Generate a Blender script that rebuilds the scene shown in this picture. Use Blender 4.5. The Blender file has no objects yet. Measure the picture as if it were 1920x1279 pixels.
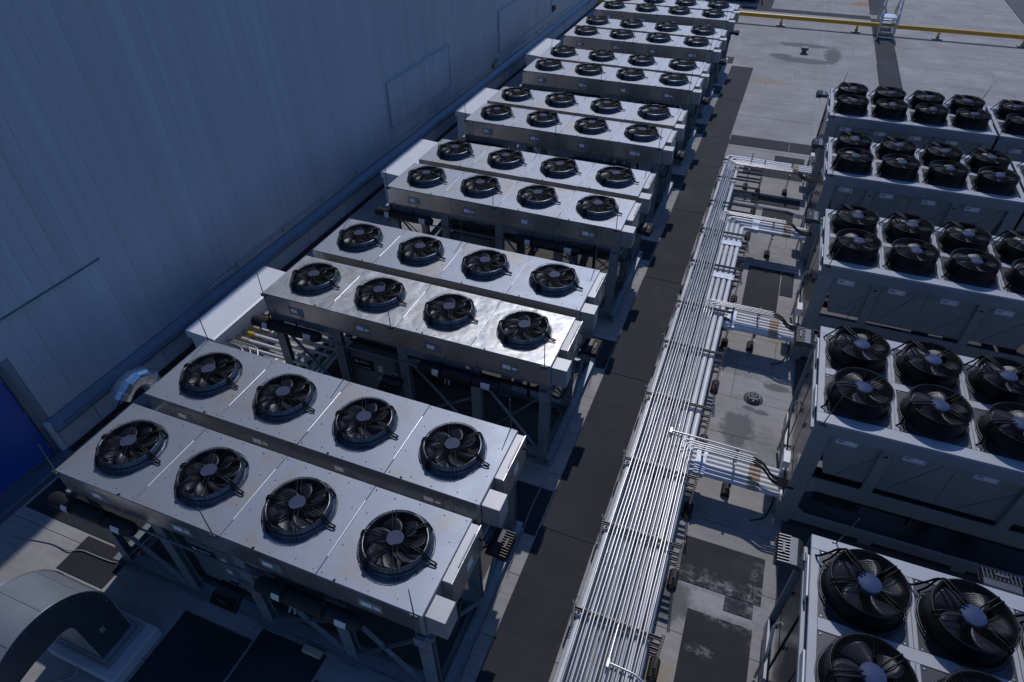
import bpy, bmesh, math, random
from mathutils import Vector, Matrix
random.seed(7)
R = math.radians
SC = bpy.context.scene
COL = SC.collection
T = 2.45                                   # height of the cooler tops over the roof

# ------------------------------------------------------------------ camera, sky, sun, exposure
cam_d = bpy.data.cameras.new('camera')
cam = bpy.data.objects.new('camera', cam_d)
COL.objects.link(cam)
yaw, pit, rol = -0.382066, 0.702849, -0.009421
fw = Vector((math.sin(yaw) * math.cos(pit), math.cos(yaw) * math.cos(pit), -math.sin(pit)))
r0 = Vector((math.cos(yaw), -math.sin(yaw), 0))
u0 = r0.cross(fw)
rr = r0 * math.cos(rol) + u0 * math.sin(rol)
uu = -r0 * math.sin(rol) + u0 * math.cos(rol)
m4 = Matrix((rr, uu, -fw)).transposed().to_4x4()
m4.translation = Vector((7.8239, -2.7965, 6.8858 + T))
cam.matrix_world = m4
cam_d.sensor_width = 36
cam_d.lens = 1198.6 / 1920 * 36
cam_d.clip_start = 0.1
cam_d.clip_end = 1000
SC.camera = cam

SUN = Vector((-0.085, 0.766, 1.0)).normalized()
elev = math.asin(SUN.z)
azim = math.atan2(SUN.x, SUN.y)            # from +Y, clockwise
world = bpy.data.worlds.new('World')
SC.world = world
world.use_nodes = True
wn = world.node_tree.nodes
wl = world.node_tree.links
sky = wn.new('ShaderNodeTexSky')
sky.sky_type = 'NISHITA'
sky.sun_disc = False
sky.sun_elevation = elev
sky.sun_rotation = azim
sky.altitude = 300
sky.air_density = 1.0
sky.dust_density = 0.6
sky.ozone_density = 2.0
tint = wn.new('ShaderNodeVectorMath')       # the photograph's cold white balance, the same over the whole sky
tint.operation = 'MULTIPLY'
tint.inputs[1].default_value = (0.62, 0.95, 1.45)
wl.new(sky.outputs[0], tint.inputs[0])
wl.new(tint.outputs[0], wn['Background'].inputs[0])
wn['Background'].inputs[1].default_value = 0.088

sun_d = bpy.data.lights.new('sun', 'SUN')
sun_d.energy = 2.5
sun_d.angle = R(0.55)
sun_d.color = (1.0, 0.97, 0.985)
sun = bpy.data.objects.new('sun', sun_d)
COL.objects.link(sun)
sun.rotation_euler = SUN.to_track_quat('Z', 'Y').to_euler()
sun.location = (0, 20, 40)

SC.view_settings.view_transform = 'Standard'
SC.view_settings.look = 'None'
SC.view_settings.gamma = 1
SC.view_settings.use_curve_mapping = False
SC.view_settings.exposure = -0.2
try:
    SC.cycles.max_bounces = 8
    SC.cycles.use_denoising = True
except Exception:
    pass

# ------------------------------------------------------------------ materials
def mat(name, col, rough=0.5, metal=0.0, spec=None, var=0.0, vscale=3.0, col2=None, bump=0.0, bscale=30.0,
        stretch=(1, 1, 1), rvar=0.0, world=False, per=0.0, detail=4.0, clear=0.0):
    """Principled material with noise variation; world=True uses world position, else object coords + per-object offset."""
    m = bpy.data.materials.new(name)
    m.use_nodes = True
    nt = m.node_tree
    n, l = nt.nodes, nt.links
    b = n['Principled BSDF']
    b.inputs['Base Color'].default_value = (*col, 1)
    b.inputs['Roughness'].default_value = rough
    b.inputs['Metallic'].default_value = metal
    if spec is not None:
        b.inputs['Specular IOR Level'].default_value = spec
    if clear:
        b.inputs['Coat Weight'].default_value = clear
    if var or bump or rvar or per:
        if world:
            g = n.new('ShaderNodeNewGeometry'); src = g.outputs['Position']
        else:
            tc = n.new('ShaderNodeTexCoord'); oi = n.new('ShaderNodeObjectInfo')
            ad = n.new('ShaderNodeVectorMath'); ad.operation = 'MULTIPLY_ADD'
            cx = n.new('ShaderNodeCombineXYZ')
            for k in range(3):
                l.new(oi.outputs['Random'], cx.inputs[k])
            ad.inputs[1].default_value = (37, 53, 71)
            l.new(cx.outputs[0], ad.inputs[0])
            l.new(tc.outputs['Object'], ad.inputs[2])
            src = ad.outputs[0]
        mp = n.new('ShaderNodeMapping')
        mp.inputs['Scale'].default_value = stretch
        l.new(src, mp.inputs['Vector'])
        if var or rvar:
            no = n.new('ShaderNodeTexNoise')
            no.inputs['Scale'].default_value = vscale
            no.inputs['Detail'].default_value = detail
            no.inputs['Roughness'].default_value = 0.6
            l.new(mp.outputs[0], no.inputs['Vector'])
            rp = n.new('ShaderNodeValToRGB')
            rp.color_ramp.elements[0].position = 0.3
            rp.color_ramp.elements[1].position = 0.72
            c2 = col2 or tuple(max(0, c * (1 - var)) for c in col)
            rp.color_ramp.elements[0].color = (*c2, 1)
            rp.color_ramp.elements[1].color = (*(min(1, c * (1 + var * 0.3)) for c in col), 1)
            l.new(no.outputs[0], rp.inputs[0])
            out = rp.outputs[0]
            if per:
                oi2 = n.new('ShaderNodeObjectInfo')
                mr = n.new('ShaderNodeMapRange')
                mr.inputs['To Min'].default_value = 1 - per
                mr.inputs['To Max'].default_value = 1 + per
                l.new(oi2.outputs['Random'], mr.inputs[0])
                mx = n.new('ShaderNodeVectorMath'); mx.operation = 'SCALE'
                l.new(out, mx.inputs[0]); l.new(mr.outputs[0], mx.inputs['Scale'])
                out = mx.outputs[0]
            l.new(out, b.inputs['Base Color'])
            if rvar:
                mr2 = n.new('ShaderNodeMapRange')
                mr2.inputs['To Min'].default_value = max(0.02, rough - rvar)
                mr2.inputs['To Max'].default_value = min(1, rough + rvar)
                l.new(no.outputs[0], mr2.inputs[0])
                l.new(mr2.outputs[0], b.inputs['Roughness'])
        if bump:
            nb = n.new('ShaderNodeTexNoise')
            nb.inputs['Scale'].default_value = bscale
            nb.inputs['Detail'].default_value = 3
            l.new(mp.outputs[0], nb.inputs['Vector'])
            bp = n.new('ShaderNodeBump')
            bp.inputs['Strength'].default_value = 1.0
            bp.inputs['Distance'].default_value = bump
            l.new(nb.outputs[0], bp.inputs['Height'])
            l.new(bp.outputs[0], b.inputs['Normal'])
    return m

M = {}
def galv_top(name, dent, c1=(0.60, 0.605, 0.615), c2=(0.52, 0.47, 0.41), metal=0.78, rough=(0.46, 0.54)):
    """Galvanised sheet: sheen varies in cloudy patches, faint brown water stains, shallow dents."""
    m = bpy.data.materials.new(name); m.use_nodes = True
    n, l = m.node_tree.nodes, m.node_tree.links
    b = n['Principled BSDF']
    b.inputs['Metallic'].default_value = metal
    tc = n.new('ShaderNodeTexCoord'); oi = n.new('ShaderNodeObjectInfo')
    cx = n.new('ShaderNodeCombineXYZ')
    for k in range(3): l.new(oi.outputs['Random'], cx.inputs[k])
    ad = n.new('ShaderNodeVectorMath'); ad.operation = 'MULTIPLY_ADD'
    ad.inputs[1].default_value = (31, 57, 11)
    l.new(cx.outputs[0], ad.inputs[0]); l.new(tc.outputs['Object'], ad.inputs[2])
    src = ad.outputs[0]
    n1 = n.new('ShaderNodeTexNoise'); n1.inputs['Scale'].default_value = 2.2; n1.inputs['Detail'].default_value = 5
    l.new(src, n1.inputs['Vector'])
    n2 = n.new('ShaderNodeTexNoise'); n2.inputs['Scale'].default_value = 1.5; n2.inputs['Detail'].default_value = 6; n2.inputs['Distortion'].default_value = 0.6
    l.new(src, n2.inputs['Vector'])
    rp = n.new('ShaderNodeValToRGB')
    rp.color_ramp.elements[0].position = 0.52; rp.color_ramp.elements[0].color = (*c1, 1)
    rp.color_ramp.elements[1].position = 0.74; rp.color_ramp.elements[1].color = (*c2, 1)
    l.new(n2.outputs[0], rp.inputs[0])
    vo = n.new('ShaderNodeTexVoronoi'); vo.inputs['Scale'].default_value = 55
    l.new(src, vo.inputs['Vector'])
    mx = n.new('ShaderNodeMix'); mx.data_type = 'RGBA'; mx.blend_type = 'MULTIPLY'
    mx.inputs[0].default_value = 0.10
    l.new(rp.outputs[0], mx.inputs[6]); l.new(vo.outputs['Color'], mx.inputs[7])
    l.new(mx.outputs[2], b.inputs['Base Color'])
    mr = n.new('ShaderNodeMapRange')
    mr.inputs['From Min'].default_value = 0.3; mr.inputs['From Max'].default_value = 0.7
    mr.inputs['To Min'].default_value = rough[0]; mr.inputs['To Max'].default_value = rough[1]
    l.new(n1.outputs[0], mr.inputs[0]); l.new(mr.outputs[0], b.inputs['Roughness'])
    n3 = n.new('ShaderNodeTexNoise'); n3.inputs['Scale'].default_value = 1.7 if dent < 0.02 else 2.6
    n3.inputs['Detail'].default_value = 2
    l.new(src, n3.inputs['Vector'])
    bp = n.new('ShaderNodeBump'); bp.inputs['Distance'].default_value = dent; bp.inputs['Strength'].default_value = 1
    l.new(n3.outputs[0], bp.inputs['Height']); l.new(bp.outputs[0], b.inputs['Normal'])
    return m

M['galv'] = galv_top('galvanised_sheet', 0.006)
M['galv_dull'] = galv_top('galvanised_sheet_weathered', 0.005, (0.255, 0.28, 0.325), (0.275, 0.25, 0.23), 0.72, (0.51, 0.58))
M['galv_dent'] = galv_top('galvanised_sheet_dented', 0.022, (0.38, 0.385, 0.39), (0.35, 0.32, 0.285), 0.7, rough=(0.40, 0.47))
M['steel'] = mat('stainless_face', (0.58, 0.56, 0.535), 0.27, 0.88, var=0.14, vscale=1.5, stretch=(1.5, 1.5, 0.4), bump=0.014, bscale=1.6, rvar=0.05, per=0.05)
M['strip'] = mat('bright_seam_strip', (0.78, 0.78, 0.78), 0.35, 0.6, var=0.1, vscale=4)
M['steel_lt'] = mat('stainless_box', (0.33, 0.33, 0.335), 0.5, 0.45, var=0.12, vscale=4, rvar=0.06, per=0.08)
M['frame'] = mat('galvanised_frame', (0.23, 0.26, 0.28), 0.5, 0.35, var=0.25, vscale=6, rvar=0.1, per=0.08)
M['frame_dk'] = mat('frame_blue_grey_steel', (0.22, 0.26, 0.29), 0.5, 0.4, var=0.2, vscale=5)  # slightly bluer steel for beams, trays and small fittings
M['coil'] = mat('coil_fins', (0.055, 0.06, 0.066), 0.5, 0.7, var=0.4, vscale=40, stretch=(1, 0.02, 1), bump=0.004, bscale=90)
M['black'] = mat('black_plastic', (0.006, 0.006, 0.008), 0.45, spec=0.22, var=0.3, vscale=5)
M['wire'] = mat('black_wire', (0.005, 0.005, 0.006), 0.45, spec=0.18)
M['shroud'] = mat('galvanised_shroud', (0.12, 0.135, 0.16), 0.33, 0.85, var=0.25, vscale=5, rvar=0.08)
M['blade'] = mat('fan_blade_plastic', (0.018, 0.024, 0.036), 0.36, spec=0.28, var=0.2, vscale=6)
M['blade_dark'] = mat('dark_fan_blade', (0.024, 0.027, 0.034), 0.4, spec=0.3, var=0.2, vscale=6)
M['motor'] = mat('motor_cap', (0.045, 0.055, 0.095), 0.55, spec=0.12, var=0.12, vscale=8)  # bluish base colour carries the reflected sky
M['motor_sky'] = mat('sky_reflection_cap', (0.036, 0.058, 0.125), 0.55, spec=0.12, var=0.1, vscale=8)  # blue of the sky's reflection put into the cap colour
M['motor_side'] = mat('motor_casting', (0.02, 0.021, 0.024), 0.5)
M['label_w'] = mat('white_label', (0.62, 0.63, 0.62), 0.45, var=0.1, vscale=9)
M['paper'] = mat('bright_label', (0.85, 0.86, 0.88), 0.4)
M['label_b'] = mat('blue_label', (0.10, 0.19, 0.42), 0.4)
M['plate'] = mat('label_plate', (0.30, 0.28, 0.25), 0.45, 0.3, var=0.15, vscale=8, per=0.2)
M['insul'] = mat('black_insulation', (0.008, 0.008, 0.010), 0.62, var=0.4, vscale=6, bump=0.004, bscale=14)
M['cabinet'] = mat('grey_cabinet_paint', (0.16, 0.165, 0.17), 0.45, var=0.12, vscale=4)
M['sign_bk'] = mat('sign_black', (0.014, 0.014, 0.016), 0.35)
M['sign_lt'] = mat('sign_lettering', (0.66, 0.66, 0.66), 0.5)
M['white_pipe'] = mat('white_pvc_jacket', (0.66, 0.66, 0.655), 0.36, var=0.18, vscale=2.5, rvar=0.06, per=0.10)
M['conduit'] = mat('bright_conduit', (0.46, 0.455, 0.445), 0.32, 0.6, var=0.22, vscale=3, rvar=0.08, per=0.16)
M['strut'] = mat('strut_channel', (0.12, 0.125, 0.135), 0.45, 0.5, var=0.25, vscale=7, rvar=0.1)
M['rubber'] = mat('rubber_block', (0.014, 0.014, 0.015), 0.75, var=0.3, vscale=9)
M['orange'] = mat('orange_reflector', (0.68, 0.23, 0.02), 0.4, var=0.15, vscale=20)
M['yellow'] = mat('yellow_gas_paint', (0.62, 0.33, 0.012), 0.38, var=0.15, vscale=4)
M['tan'] = mat('tan_label_wrap', (0.42, 0.315, 0.225), 0.5, var=0.35, vscale=12)
M['foil'] = mat('pale_tape_wrap', (0.56, 0.61, 0.68), 0.38, var=0.1, vscale=8, bump=0.01, bscale=18)
M['wall'] = mat('wall_panel_paint', (0.40, 0.43, 0.45), 0.5, 0.0, spec=0.4, var=0.14, vscale=0.9, stretch=(1, 1.6, 0.10), rvar=0.06, per=0.025, bump=0.003, bscale=1.2)
M['wall_trim'] = mat('wall_trim_paint', (0.33, 0.36, 0.38), 0.5, var=0.1, vscale=1)
M['curb'] = mat('curb_panel_paint', (0.46, 0.47, 0.49), 0.5, var=0.15, vscale=1.2, per=0.05)
M['flash'] = mat('flashing_metal', (0.13, 0.165, 0.20), 0.42, 0.4, var=0.2, vscale=1.5, rvar=0.08)
M['joint'] = mat('joint_dark', (0.21, 0.225, 0.24), 0.8)
M['red'] = mat('red_base_strip', (0.055, 0.014, 0.014), 0.55, var=0.2, vscale=4)
M['door'] = mat('blue_door_paint', (0.003, 0.07, 0.31), 0.38, var=0.08, vscale=1)
M['hood'] = mat('white_hood_paint', (0.66, 0.67, 0.69), 0.38, var=0.06, vscale=1.5)
M['cream'] = mat('cream_sleeve', (0.52, 0.44, 0.30), 0.5, var=0.25, vscale=8)
M['sleeve_y'] = mat('yellow_sleeve_tape', (0.60, 0.36, 0.03), 0.45, var=0.3, vscale=10)
M['duct'] = mat('painted_duct', (0.21, 0.23, 0.25), 0.36, 0.25, var=0.12, vscale=2, rvar=0.05)
M['duct_side'] = mat('duct_side_shade', (0.035, 0.042, 0.05), 0.5, var=0.2, vscale=3)  # shade on the duct cheeks put into a darker colour
M['duct_galv'] = mat('spiral_galv', (0.72, 0.74, 0.76), 0.25, 0.9, var=0.25, vscale=5, rvar=0.08)
M['chill'] = mat('chiller_powder_coat', (0.365, 0.378, 0.40), 0.42, 0.0, var=0.1, vscale=2.5, per=0.03)
M['chill_panel'] = mat('chiller_panel', (0.29, 0.305, 0.32), 0.40, 0.2, var=0.12, vscale=1.6, rvar=0.08, per=0.04)
M['fan_plate'] = mat('fan_deck_plate', (0.055, 0.055, 0.06), 0.4, 0.3, var=0.3, vscale=3)
M['deep'] = mat('chiller_dark', (0.022, 0.023, 0.025), 0.45, var=0.3, vscale=6)
M['bronze'] = mat('reflective_door', (0.30, 0.28, 0.26), 0.24, 0.85, var=0.3, vscale=1.5, rvar=0.08, bump=0.006, bscale=2)
M['alu'] = mat('aluminium_stair', (0.50, 0.52, 0.54), 0.36, 0.9, var=0.15, vscale=6)
M['lamp'] = mat('floodlight_casting', (0.085, 0.088, 0.10), 0.4, 0.6, var=0.15, vscale=8)
M['lamp_dk'] = mat('floodlight_black', (0.012, 0.012, 0.014), 0.5)
M['brass'] = mat('brass_valve', (0.30, 0.22, 0.10), 0.45, 0.7)
M['cable'] = mat('pale_cable', (0.24, 0.245, 0.25), 0.5)
M['under'] = mat('lower_ground', (0.09, 0.09, 0.095), 0.9, var=0.3, vscale=0.2, world=True)

def roof_tone(name, base, dirt, pad=False):
    """Mineral roof sheet: fine granules, cloudy dirt and tan water marks by world position, so nothing repeats."""
    m = bpy.data.materials.new(name); m.use_nodes = True
    n, l = m.node_tree.nodes, m.node_tree.links
    b = n['Principled BSDF']
    b.inputs['Roughness'].default_value = 0.88 if not pad else 0.8
    b.inputs['Specular IOR Level'].default_value = 0.25
    g = n.new('ShaderNodeNewGeometry'); pos = g.outputs['Position']
    def noise(s, d=5, stretch=(1, 1, 1), dist=0.0, rgh=0.62):
        mp = n.new('ShaderNodeMapping'); mp.inputs['Scale'].default_value = stretch
        l.new(pos, mp.inputs['Vector'])
        t = n.new('ShaderNodeTexNoise'); t.inputs['Scale'].default_value = s; t.inputs['Detail'].default_value = d
        t.inputs['Roughness'].default_value = rgh; t.inputs['Distortion'].default_value = dist
        l.new(mp.outputs[0], t.inputs['Vector'])
        return t.outputs[0]
    def ramp(v, p0, p1, c0=(0, 0, 0), c1=(1, 1, 1)):
        r = n.new('ShaderNodeValToRGB')
        r.color_ramp.elements[0].position = p0; r.color_ramp.elements[1].position = p1
        r.color_ramp.elements[0].color = (*c0, 1); r.color_ramp.elements[1].color = (*c1, 1)
        l.new(v, r.inputs[0]); return r.outputs[0]
    def mix(fac, a, c, mode='MIX'):
        x = n.new('ShaderNodeMix'); x.data_type = 'RGBA'; x.blend_type = mode
        if isinstance(fac, float): x.inputs[0].default_value = fac
        else: l.new(fac, x.inputs[0])
        for s, v in ((6, a), (7, c)):
            if isinstance(v, tuple): x.inputs[s].default_value = (*v, 1)
            else: l.new(v, x.inputs[s])
        return x.outputs[2]
    c = ramp(noise(0.8, 6), 0.32, 0.68, dirt, base)
    c = mix(0.35, c, ramp(noise(7.0, 5, (0.35, 1, 1)), 0.3, 0.7, (0.62, 0.61, 0.60), (1, 1, 1)), 'MULTIPLY')
    c = mix(0.30, c, ramp(noise(11.0, 4, (0.05, 1, 1)), 0.34, 0.66, (0.62, 0.61, 0.60), (1, 1, 1)), 'MULTIPLY')
    c = mix(0.40, c, ramp(noise(170, 2), 0.35, 0.65, (0.5, 0.5, 0.5), (1, 1, 1)), 'MULTIPLY')
    oi = n.new('ShaderNodeObjectInfo')
    mr = n.new('ShaderNodeMapRange'); mr.inputs['To Min'].default_value = 0.93; mr.inputs['To Max'].default_value = 1.04
    l.new(oi.outputs['Random'], mr.inputs[0])
    vs = n.new('ShaderNodeVectorMath'); vs.operation = 'SCALE'
    l.new(c, vs.inputs[0]); l.new(mr.outputs[0], vs.inputs['Scale']); c = vs.outputs[0]
    def spot(cx, cy, rx, ry, soft=0.35):
        """1 inside a ragged ellipse in world x,y, 0 outside."""
        s = n.new('ShaderNodeVectorMath'); s.operation = 'SUBTRACT'; s.inputs[1].default_value = (cx, cy, 0)
        l.new(pos, s.inputs[0])
        d = n.new('ShaderNodeVectorMath'); d.operation = 'MULTIPLY'; d.inputs[1].default_value = (1 / rx, 1 / ry, 0)
        l.new(s.outputs[0], d.inputs[0])
        ln = n.new('ShaderNodeVectorMath'); ln.operation = 'LENGTH'; l.new(d.outputs[0], ln.inputs[0])
        ml = n.new('ShaderNodeMath'); ml.operation = 'MULTIPLY_ADD'; ml.inputs[1].default_value = 1.5; ml.inputs[2].default_value = -0.75
        l.new(noise(5.0, 6, dist=0.8), ml.inputs[0])
        sm = n.new('ShaderNodeMath'); sm.operation = 'ADD'; l.new(ln.outputs['Value'], sm.inputs[0]); l.new(ml.outputs[0], sm.inputs[1])
        r = n.new('ShaderNodeMapRange'); r.interpolation_type = 'SMOOTHSTEP'
        r.inputs['From Min'].default_value = 1.0 + soft / 2; r.inputs['From Max'].default_value = 1.0 - soft / 2
        l.new(sm.outputs[0], r.inputs[0]); return r.outputs[0]
    if pad:
        c = mix(ramp(noise(0.45, 5), 0.56, 0.80, (0, 0, 0), (0.42, 0.42, 0.42)), c, (0.085, 0.085, 0.088))
        for cx, cy, rx, ry in ((8.65, 3.02, 0.6, 0.22), (9.44, 3.0, 0.14, 0.6), (9.1, 2.62, .5, .12), (8.75, 2.0, 0.18, 0.07)):
            k = mix(spot(cx, cy, rx, ry, 1.0), (0, 0, 0), ramp(noise(6.5, 12, (1, 1.3, 1), rgh=0.78), 0.47, 0.66, (0, 0, 0), (0.85, 0.85, 0.85)), 'MIX')
            c = mix(k, c, (0.31, 0.30, 0.30))
    else:
        c = mix(ramp(noise(0.3, 6, dist=0.5), 0.60, 0.78, (0, 0, 0), (0.5, 0.5, 0.5)), c, (0.27, 0.235, 0.19))
        for cx, cy, rx, ry, cc in ((9.4, 8.0, 0.25, 0.12, 'k'), (8.75, 6.55, 0.30, 0.5, 'k'), (8.7, 5.7, 0.30, 0.3, 'k'),
                                   (8.9, 7.2, 0.12, 0.06, 'k'), (9.15, 7.15, 0.14, 0.07, 'k'),
                                   (8.85, 2.75, 0.9, 0.35, 'd'), (8.95, 2.78, 0.55, 0.14, 'w'), (8.85, 8.3, .55, .25, 'd'), (8.7, 12.9, .5, .25, 'd'), (9.3, 6.2, .25, .6, 'd'), (8.6, 9.9, .4, .3, 't'), (9.3, 9.9, .2, .4, 't'),
                                   (8.9, 33.5, 1.2, 0.35, 'k'), (9.0, 31.0, 1.3, 0.4, 'k'), (10.2, 32.2, 0.35, 1.2, 'k'), (7.9, 31.4, 0.5, 0.35, 'k'),
                                   (8.0, 0.95, 0.5, 0.9, 't'), (8.2, 2.6, 0.3, 0.35, 'k'), (11.8, 43.3, 0.7, 0.5, 'r'), (7.6, 27.4, 0.9, 0.3, 't')):
            colr = {'w': (0.40, 0.39, 0.385), 'd': (0.16, 0.18, 0.17), 'k': (0.10, 0.098, 0.10), 't': (0.30, 0.235, 0.16), 'r': (0.34, 0.17, 0.06)}[cc]
            f = spot(cx, cy, rx, ry, 0.5)
            f2 = n.new('ShaderNodeMath'); f2.operation = 'MULTIPLY'; f2.inputs[1].default_value = 0.8
            if cc in 'wd':                        # mottled, not a solid patch
                mm = n.new('ShaderNodeMath'); mm.operation = 'MULTIPLY'
                l.new(f, mm.inputs[0]); l.new(ramp(noise(8, 10, rgh=0.75), 0.38, 0.62), mm.inputs[1]); f = mm.outputs[0]
            l.new(f, f2.inputs[0])
            c = mix(f2.outputs[0], c, colr)
    l.new(c, b.inputs['Base Color'])
    bp = n.new('ShaderNodeBump'); bp.inputs['Distance'].default_value = 0.006; bp.inputs['Strength'].default_value = 0.6
    l.new(noise(110, 3), bp.inputs['Height']); l.new(bp.outputs[0], b.inputs['Normal'])
    return m
M['roof'] = roof_tone('roof_membrane', (0.42, 0.405, 0.395), (0.31, 0.295, 0.28))
M['walk'] = roof_tone('walkway_pad', (0.037, 0.038, 0.043), (0.025, 0.026, 0.030), pad=True)
M['brown_shade'] = mat('brown_floor_shade', (0.075, 0.064, 0.056), 0.85, var=0.3, vscale=1.5, world=True)  # brown tone holding the floor shade under coolers; also laid by the chillers
M['seam'] = mat('roof_seam', (0.085, 0.08, 0.08), 0.9)

# ------------------------------------------------------------------ geometry helpers
class MB:
    def __init__(s): s.v = []; s.f = []; s.sm = []
    def add(s, vs, fs, smooth=False):
        o = len(s.v)
        s.v += [tuple(p) for p in vs]
        for f in fs:
            s.f.append([i + o for i in f]); s.sm.append(smooth)
        return s
    def box(s, x0, x1, y0, y1, z0, z1):
        vs = [(x0, y0, z0), (x1, y0, z0), (x1, y1, z0), (x0, y1, z0), (x0, y0, z1), (x1, y0, z1), (x1, y1, z1), (x0, y1, z1)]
        return s.add(vs, [(0, 3, 2, 1), (4, 5, 6, 7), (0, 1, 5, 4), (1, 2, 6, 5), (2, 3, 7, 6), (3, 0, 4, 7)])
    def bar(s, a, b, w, h, up=(0, 0, 1)):
        a, b = Vector(a), Vector(b)
        d = (b - a).normalized()
        up = Vector(up)
        if abs(d.dot(up)) > 0.98: up = Vector((0, 1, 0))
        x = d.cross(up).normalized(); y = x.cross(d)
        vs = []
        for p in (a, b):
            for i, j in ((-1, -1), (1, -1), (1, 1), (-1, 1)):
                vs.append(p + x * (i * w / 2) + y * (j * h / 2))
        return s.add(vs, [(0, 1, 2, 3), (7, 6, 5, 4), (0, 4, 5, 1), (1, 5, 6, 2), (2, 6, 7, 3), (3, 7, 4, 0)])
    def tube(s, pts, r, n=6, caps=True, closed=False):
        pts = [Vector(p) for p in pts]
        k = len(pts)
        rs = r if isinstance(r, (list, tuple)) else [r] * k
        tang = []
        for i in range(k):
            if closed: t = pts[(i + 1) % k] - pts[i - 1]
            elif i == 0: t = pts[1] - pts[0]
            elif i == k - 1: t = pts[-1] - pts[-2]
            else: t = (pts[i + 1] - pts[i]).normalized() + (pts[i] - pts[i - 1]).normalized()
            tang.append(t.normalized())
        t0 = tang[0]
        ref = Vector((0, 0, 1)) if abs(t0.z) < 0.9 else Vector((0, 1, 0))
        nx = t0.cross(ref).normalized()
        vs = []
        for i in range(k):
            t = tang[i]
            nx = (nx - t * nx.dot(t)).normalized()
            ny = t.cross(nx)
            sc = 1.0
            for j in range(n):
                a = 2 * math.pi * j / n
                vs.append(pts[i] + (nx * math.cos(a) + ny * math.sin(a)) * rs[i] * sc)
        fs = []
        m = k if closed else k - 1
        for i in range(m):
            i2 = (i + 1) % k
            for j in range(n):
                j2 = (j + 1) % n
                fs.append((i * n + j, i * n + j2, i2 * n + j2, i2 * n + j))
        s.add(vs, fs, True)
        if caps and not closed:
            s.add(vs[:n], [list(range(n))[::-1]]); s.add(vs[-n:], [list(range(n))])
        return s
    def lathe(s, prof, n=32, c=(0, 0, 0), smooth=True, cap0=False, cap1=False, close=False):
        vs = []
        for r, z in prof:
            for j in range(n):
                a = 2 * math.pi * j / n
                vs.append((c[0] + r * math.cos(a), c[1] + r * math.sin(a), c[2] + z))
        fs = []
        k = len(prof)
        for i in range(k if close else k - 1):
            i2 = (i + 1) % k
            for j in range(n):
                j2 = (j + 1) % n
                fs.append((i * n + j, i * n + j2, i2 * n + j2, i2 * n + j))
        s.add(vs, fs, smooth)
        if cap0: s.add(vs[:n], [list(range(n))[::-1]])
        if cap1: s.add(vs[-n:], [list(range(n))])
        return s
    def prism(s, poly, axis, a, b):
        """poly: 2-D outline; extruded along axis ('x','y','z') from a to b."""
        def P(p, t):
            return {'x': (t, p[0], p[1]), 'y': (p[0], t, p[1]), 'z': (p[0], p[1], t)}[axis]
        n = len(poly)
        vs = [P(p, a) for p in poly] + [P(p, b) for p in poly]
        fs = [list(range(n))[::-1], list(range(n, 2 * n))] + [(i, (i + 1) % n, n + (i + 1) % n, n + i) for i in range(n)]
        return s.add(vs, fs)
    def mesh(s, name, mt, bevel=0.0, seg=1):
        me = bpy.data.meshes.new(name)
        me.from_pydata(s.v, [], s.f)
        me.polygons.foreach_set('use_smooth', s.sm)
        bm = bmesh.new(); bm.from_mesh(me)
        bmesh.ops.recalc_face_normals(bm, faces=bm.faces)
        if bevel:
            es = [e for e in bm.edges if len(e.link_faces) == 2 and e.calc_face_angle(0) > 0.6]
            bmesh.ops.bevel(bm, geom=es, offset=bevel, segments=seg, profile=0.6, affect='EDGES', clamp_overlap=True)
        bm.to_mesh(me); bm.free()
        me.materials.append(M[mt])
        return me

def link(name, data, parent=None, loc=(0, 0, 0), rot=(0, 0, 0)):
    o = bpy.data.objects.new(name, data)
    COL.objects.link(o)
    if parent: o.parent = parent
    o.location = loc; o.rotation_euler = rot
    return o
def part(name, mb, mt, parent, bevel=0.0, loc=(0, 0, 0), rot=(0, 0, 0), seg=1):
    return link(name, mb.mesh(name, mt, bevel, seg), parent, loc, rot)
def tag(o, label, cat, group=None):
    o['label'] = label; o['category'] = cat
    if group: o['group'] = group
    return o
def thing(name, label, cat, loc=(0, 0, 0), group=None):
    return tag(link(name, None, None, loc), label, cat, group)
def solo(name, mb, mt, label, cat, group=None, bevel=0.0, loc=(0, 0, 0)):
    return tag(link(name, mb.mesh(name, mt, bevel), None, loc), label, cat, group)
def struct(name, mb, mt, bevel=0.0):
    o = link(name, mb.mesh(name, mt, bevel)); o['kind'] = 'structure'; return o
def kids(o): return [c for c in KID.get(o, [])]
def copy_tree(o, parent=None):
    c = o.copy(); COL.objects.link(c)
    if parent: c.parent = parent
    for ch in o.children: copy_tree(ch, c)
    return c
def fillet(pts, rad, n=5):
    """Round the corners of a polyline."""
    pts = [Vector(p) for p in pts]
    out = [pts[0]]
    for i in range(1, len(pts) - 1):
        a, p, b = pts[i - 1], pts[i], pts[i + 1]
        d1 = (a - p); d2 = (b - p)
        r = min(rad, d1.length * 0.49, d2.length * 0.49)
        s, e = p + d1.normalized() * r, p + d2.normalized() * r
        for k in range(n + 1):
            t = k / n
            out.append((1 - t) ** 2 * s + 2 * t * (1 - t) * p + t * t * e)
    out.append(pts[-1])
    return out
def text(name, s, size, mt, parent, loc, rot, align='LEFT'):
    cu = bpy.data.curves.new(name, 'FONT')
    cu.body = s; cu.size = size; cu.extrude = 0.0008; cu.align_x = align
    cu.materials.append(M[mt])
    tmp = bpy.data.objects.new('tmp', cu); COL.objects.link(tmp)
    me = bpy.data.meshes.new_from_object(tmp.evaluated_get(bpy.context.evaluated_depsgraph_get()))
    bpy.data.objects.remove(tmp)
    return link(name, me, parent, loc, rot)
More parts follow.
